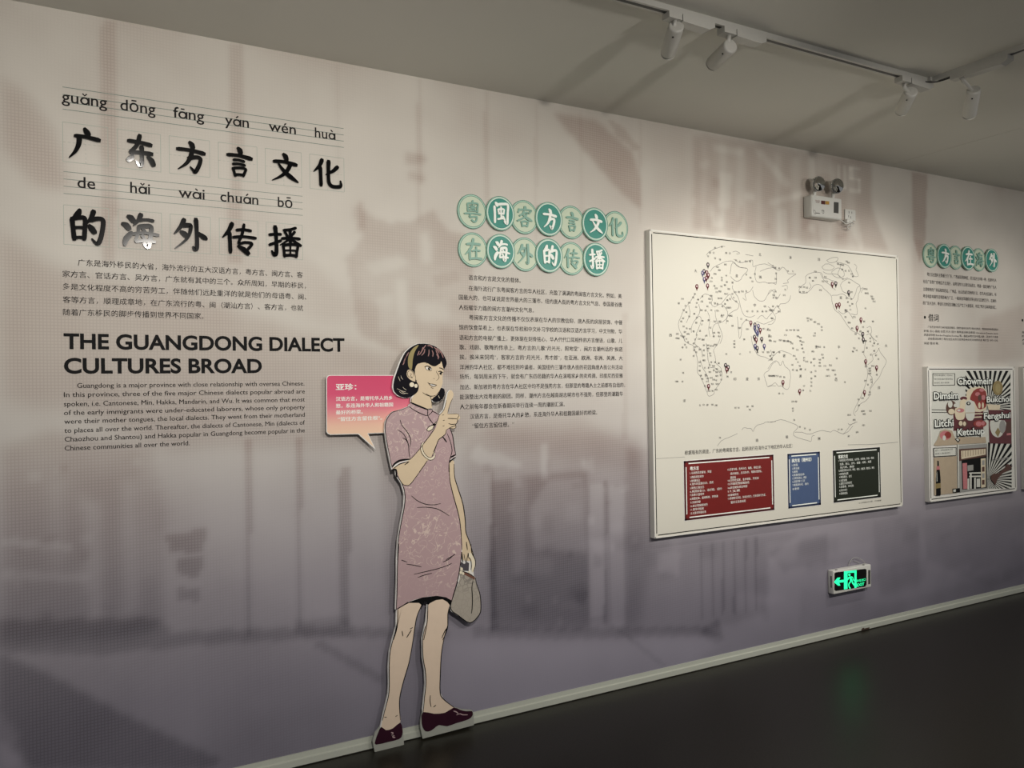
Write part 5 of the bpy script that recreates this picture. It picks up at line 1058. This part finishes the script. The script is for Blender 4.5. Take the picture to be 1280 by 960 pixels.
b.tube(smooth_pts([tuple(p) for p in pts], 5), .0028, 6); b.build('cable', plastic, so, True)

# ================================================================== EXIT SIGN
YX = -.040
xt = tile(1020, 680, 12)
xx0, xx1, xz0, xz1 = rect_on([xt([(262,388)])[0], xt([(828,322)])[0], xt([(830,662)])[0], xt([(266,742)])[0]], YX)
xs = empty('exit_sign', ((xx0+xx1)/2, 0, xz0), 'lit green exit sign box low on the wall', 'exit sign')
rbox(xx0, xx1, YX, -.0005, xz0, xz1, .005, 'housing', plastic, xs)
def xp(pts, m, name, lay_, par=xs, sm=0):
    b = MB(); poly_px(b, xt(pts), YX-.0006*lay_, YX-.0006*(lay_-1)+.0002, YX, sm); return b.build(name, m, par)
xp([(276,440),(300,425),(735,372),(757,385),(757,610),(735,640),(300,704),(276,690)], inks, 'screen', 1)['label'] = 'black glass screen'
vt = xp([(782,392),(815,388),(815,598),(782,604)], switch_m, 'side_vent', 1)
b = MB(); b.box(xx0-.0006, xx0+.002, YX+.012, YX+.020, xz0+.035, xz1-.030); b.build('side_vent', switch_m, xs)
xp([(268,572),(320,505),(362,502),(342,545),(415,535),(415,572),(345,580),(362,622),(330,625)], glow_green, 'arrow', 2)['label'] = 'green arrow pointing left'
dr = MB(); zz = YX-.0012
for q in ([(418,410),(605,392),(605,425),(418,440)], [(418,440),(470,435),(470,672),(418,680)], [(575,425),(605,422),(605,655),(575,660)]): poly_px(dr, xt(q), zz, YX-.0004, YX)
dr.build('door_symbol', glow_green, xs)
rn = MB()
poly_px(rn, xt(ell(498, 462, 17, 18, 12)), zz-.0003, YX-.0004, YX)
for pts_, w_ in (([(470,520),(500,495),(545,500),(560,540),(590,555)], 1.6), ([(520,500),(515,560),(490,600),(495,640),(512,668)], 2.4), ([(530,520),(545,580),(575,620),(590,655)], 2.6), ([(500,500),(465,540),(420,560)], 1.8), ([(515,500),(520,560)], 3.4)):
    line_px(rn, xt(pts_), w_*.8, zz-.0003, False, 3, YX)
rn.build('running_figure', glow_green, xs)
b = MB(); put_px(b, '安全出口', *xt([(612,572)])[0], *xt([(742,555)])[0], 3.2, zz, offset=.016); put_px(b, 'EXIT', *xt([(612,638)])[0], *xt([(725,622)])[0], 3.5, zz, 'L', offset=.02); b.build('lettering', glow_green, xs)
for bx_ in (735, 325):
    (cx, cy), = xt([(bx_, 318 if bx_ > 500 else 358)]); c = P(cx, cy, YX); b = MB(); b.box(c.x-.006, c.x+.006, YX+.006, YX+.014, xz1-.001, xz1+.003); b.build('button', switch_m, xs)
b = MB(); K_ = lambda x, y, Y: tuple(P(*xt([(x, y)])[0], Y))
b.tube(smooth_pts([K_(488,330,-.01), K_(505,275,-.012), K_(550,220,-.014), K_(610,207,-.014), K_(680,232,-.014), K_(725,270,-.012), K_(748,312,-.01)], 5), .0016, 6); b.build('cable', cable_m, xs, True)
b = MB(); b.tube(smooth_pts([K_(560,255,-.004), K_(620,270,-.006), K_(690,320,-.008)], 4), .0012, 6); b.build('cable', cable_m, xs, True)

# ================================================================== TRACK AND SPOTLIGHTS
ta = PZ(900, 33, CEIL-.01); tcn = PZ(1163, 102, CEIL-.01)
ty = (ta.y+tcn.y)/2; tx = tcn.x
tw, th = .017, .020
trk = empty('lighting_track', (tx, ty, CEIL), 'white L shaped ceiling track with a black slot', 'track')
b = MB(); b.box(-2.2, tx-.03, ty-tw, ty+tw, CEIL-th, CEIL); b.build('rail', track_m, trk)
b = MB(); b.box(tx-tw, tx+tw, -3.6, ty-.03, CEIL-th, CEIL); b.build('rail', track_m, trk)
b = MB(); b.box(-2.2, tx-.05, ty-.007, ty+.007, CEIL-th-.0006, CEIL-th+.002); b.build('slot', slot_m, trk)
b = MB(); b.box(tx-.007, tx+.007, -3.6, ty-.05, CEIL-th-.0006, CEIL-th+.002); b.build('slot', slot_m, trk)
b = MB(); b.box(tx-.03, tx+tw, ty-.03, ty+tw, CEIL-th*.8, CEIL); b.build('corner_joint', track_m, trk)
b = MB(); b.tube(smooth_pts([(tx-.05, ty-.02, CEIL-.022), (tx-.02, ty-.04, CEIL-.026), (tx, ty-.07, CEIL-.024), (tx-.004, ty-.12, CEIL-.027), (tx-.002, ty-.16, CEIL-.022)], 4), .0022, 6); b.build('cable', slot_m, trk)
def head(name_label, ax, along, tpx, bpx, seglen=.125, rad=.0275, aimy=1):
    """adapter at track position ax; cylinder from pixel tpx (top) to bpx (bottom)"""
    o = empty('track_spotlight', (ax[0], ax[1], CEIL-th), name_label, 'spotlight', 'spotlights on the ceiling track')
    dx_, dy_ = along
    # adapter and driver box
    b = MB()
    if dx_: b.box(ax[0]-.045, ax[0]+.012, ax[1]-.019, ax[1]+.019, CEIL-th-.022, CEIL-th-.0008)
    else: b.box(ax[0]-.019, ax[0]+.019, ax[1]-.012, ax[1]+.045, CEIL-th-.022, CEIL-th-.0008)
    b.build('adapter', track_m, o)
    b = MB()
    if dx_:
        pr = [(ax[0]+.014, CEIL-th-.0008), (ax[0]+.014, CEIL-th-.026), (ax[0]+.135, CEIL-th-.030), (ax[0]+.16, CEIL-th-.018), (ax[0]+.16, CEIL-th-.0008)]
        b.prism(pr, ax[1]-.021, ax[1]+.021)
    else:
        y_ = ax[1]; pr = [(y_-.014, CEIL-th-.0008), (y_-.014, CEIL-th-.026), (y_-.16, CEIL-th-.030), (y_-.19, CEIL-th-.018), (y_-.19, CEIL-th-.0008)]
        n = len(pr); b.add([(ax[0]-.021, p[0], p[1]) for p in pr]+[(ax[0]+.021, p[0], p[1]) for p in pr], [list(range(n)), list(range(2*n-1, n-1, -1))]+[(i, n+i, n+(i+1) % n, (i+1) % n) for i in range(n)])
    b.build('driver_box', track_m, o)
    # orientation: find the far end on the pixel ray so that the body has its real length
    top = P(tpx[0], tpx[1], ax[1]); best = None
    for i in range(200):
        yy = ax[1]+aimy*.0009*i; bt = P(bpx[0], bpx[1], yy); e = abs((bt-top).length-seglen)
        if best is None or e < best[0]: best = (e, bt)
    bot = best[1]; d = (bot-top).normalized()
    b = MB(); b.lathe(top-d*.006, d, [(0, rad*.80), (.003, rad*.97), (.010, rad), ((bot-top).length+.004, rad), ((bot-top).length+.006, rad*.94)], 32)
    hd = b.build('lamp_body', lampwhite, o, False)
    for p in hd.data.polygons: p.use_smooth = len(p.vertices) == 4
    b = MB(); b.lathe(bot+d*.0005, d, [(0, rad*.3), (.0062, rad*.90), (.0068, rad*.90)], 28); b.build('lens', lampwhite, hd)
    side = d.cross(Vector((0, 0, 1))).normalized(); cf = (CAM-top).normalized(); 
    pv = top+d*.020; nrm = (cf-d*cf.dot(d)).normalized()
    b = MB(); b.lathe(pv+nrm*(rad-.001), nrm, [(0, .0035), (.002, .0035)], 12); b.build('pivot_screw', slot_m, hd)
    b = MB(); b.tube([Vector((ax[0]-.008 if dx_ else ax[0], ax[1] if dx_ else ax[1]+.006, CEIL-th-.020)), Vector((ax[0]-.008 if dx_ else ax[0], ax[1], CEIL-th-.036)), top+d*.010], [.010, .0085, .009], 12); b.build('bracket', track_m, o, True)
    return bot, d, o
def tx_at(px_): # x on the track seen at pixel column
    best = min((abs(px_-pxof(x)), x) for x in np.linspace(0, tx, 400)); return best[1]
MW = co.matrix_world.inverted()
def pxof(x):
    v = MW @ Vector((x, ty, CEIL-th)); return 640+v.x/-v.z*F
HEADS = [((tx_at(845), ty), (1, 0), (845.0, 33.5), (835.2, 66.5), 'white cylinder spotlight hanging leftmost of the four, nearly upright'),
         ((tx_at(913), ty), (1, 0), (912.6, 58.0), (891.0, 79.5), 'white cylinder spotlight tilted sharply left, second from left'),
         ((tx_at(1131), ty), (1, 0), (1138.6, 115), (1126.8, 138), 'white cylinder spotlight leaning left beside the track corner')]
for ax, al, tp, bp, lb in HEADS: head(lb, ax, al, tp, bp)
q = PZ(1214, 99, CEIL-th-.02)
bot4, d4, o4 = head('white cylinder spotlight on the short track arm, rightmost and partly lit', (tx, q.y), (0, 1), (1217, 113), (1211.6, 143.5))
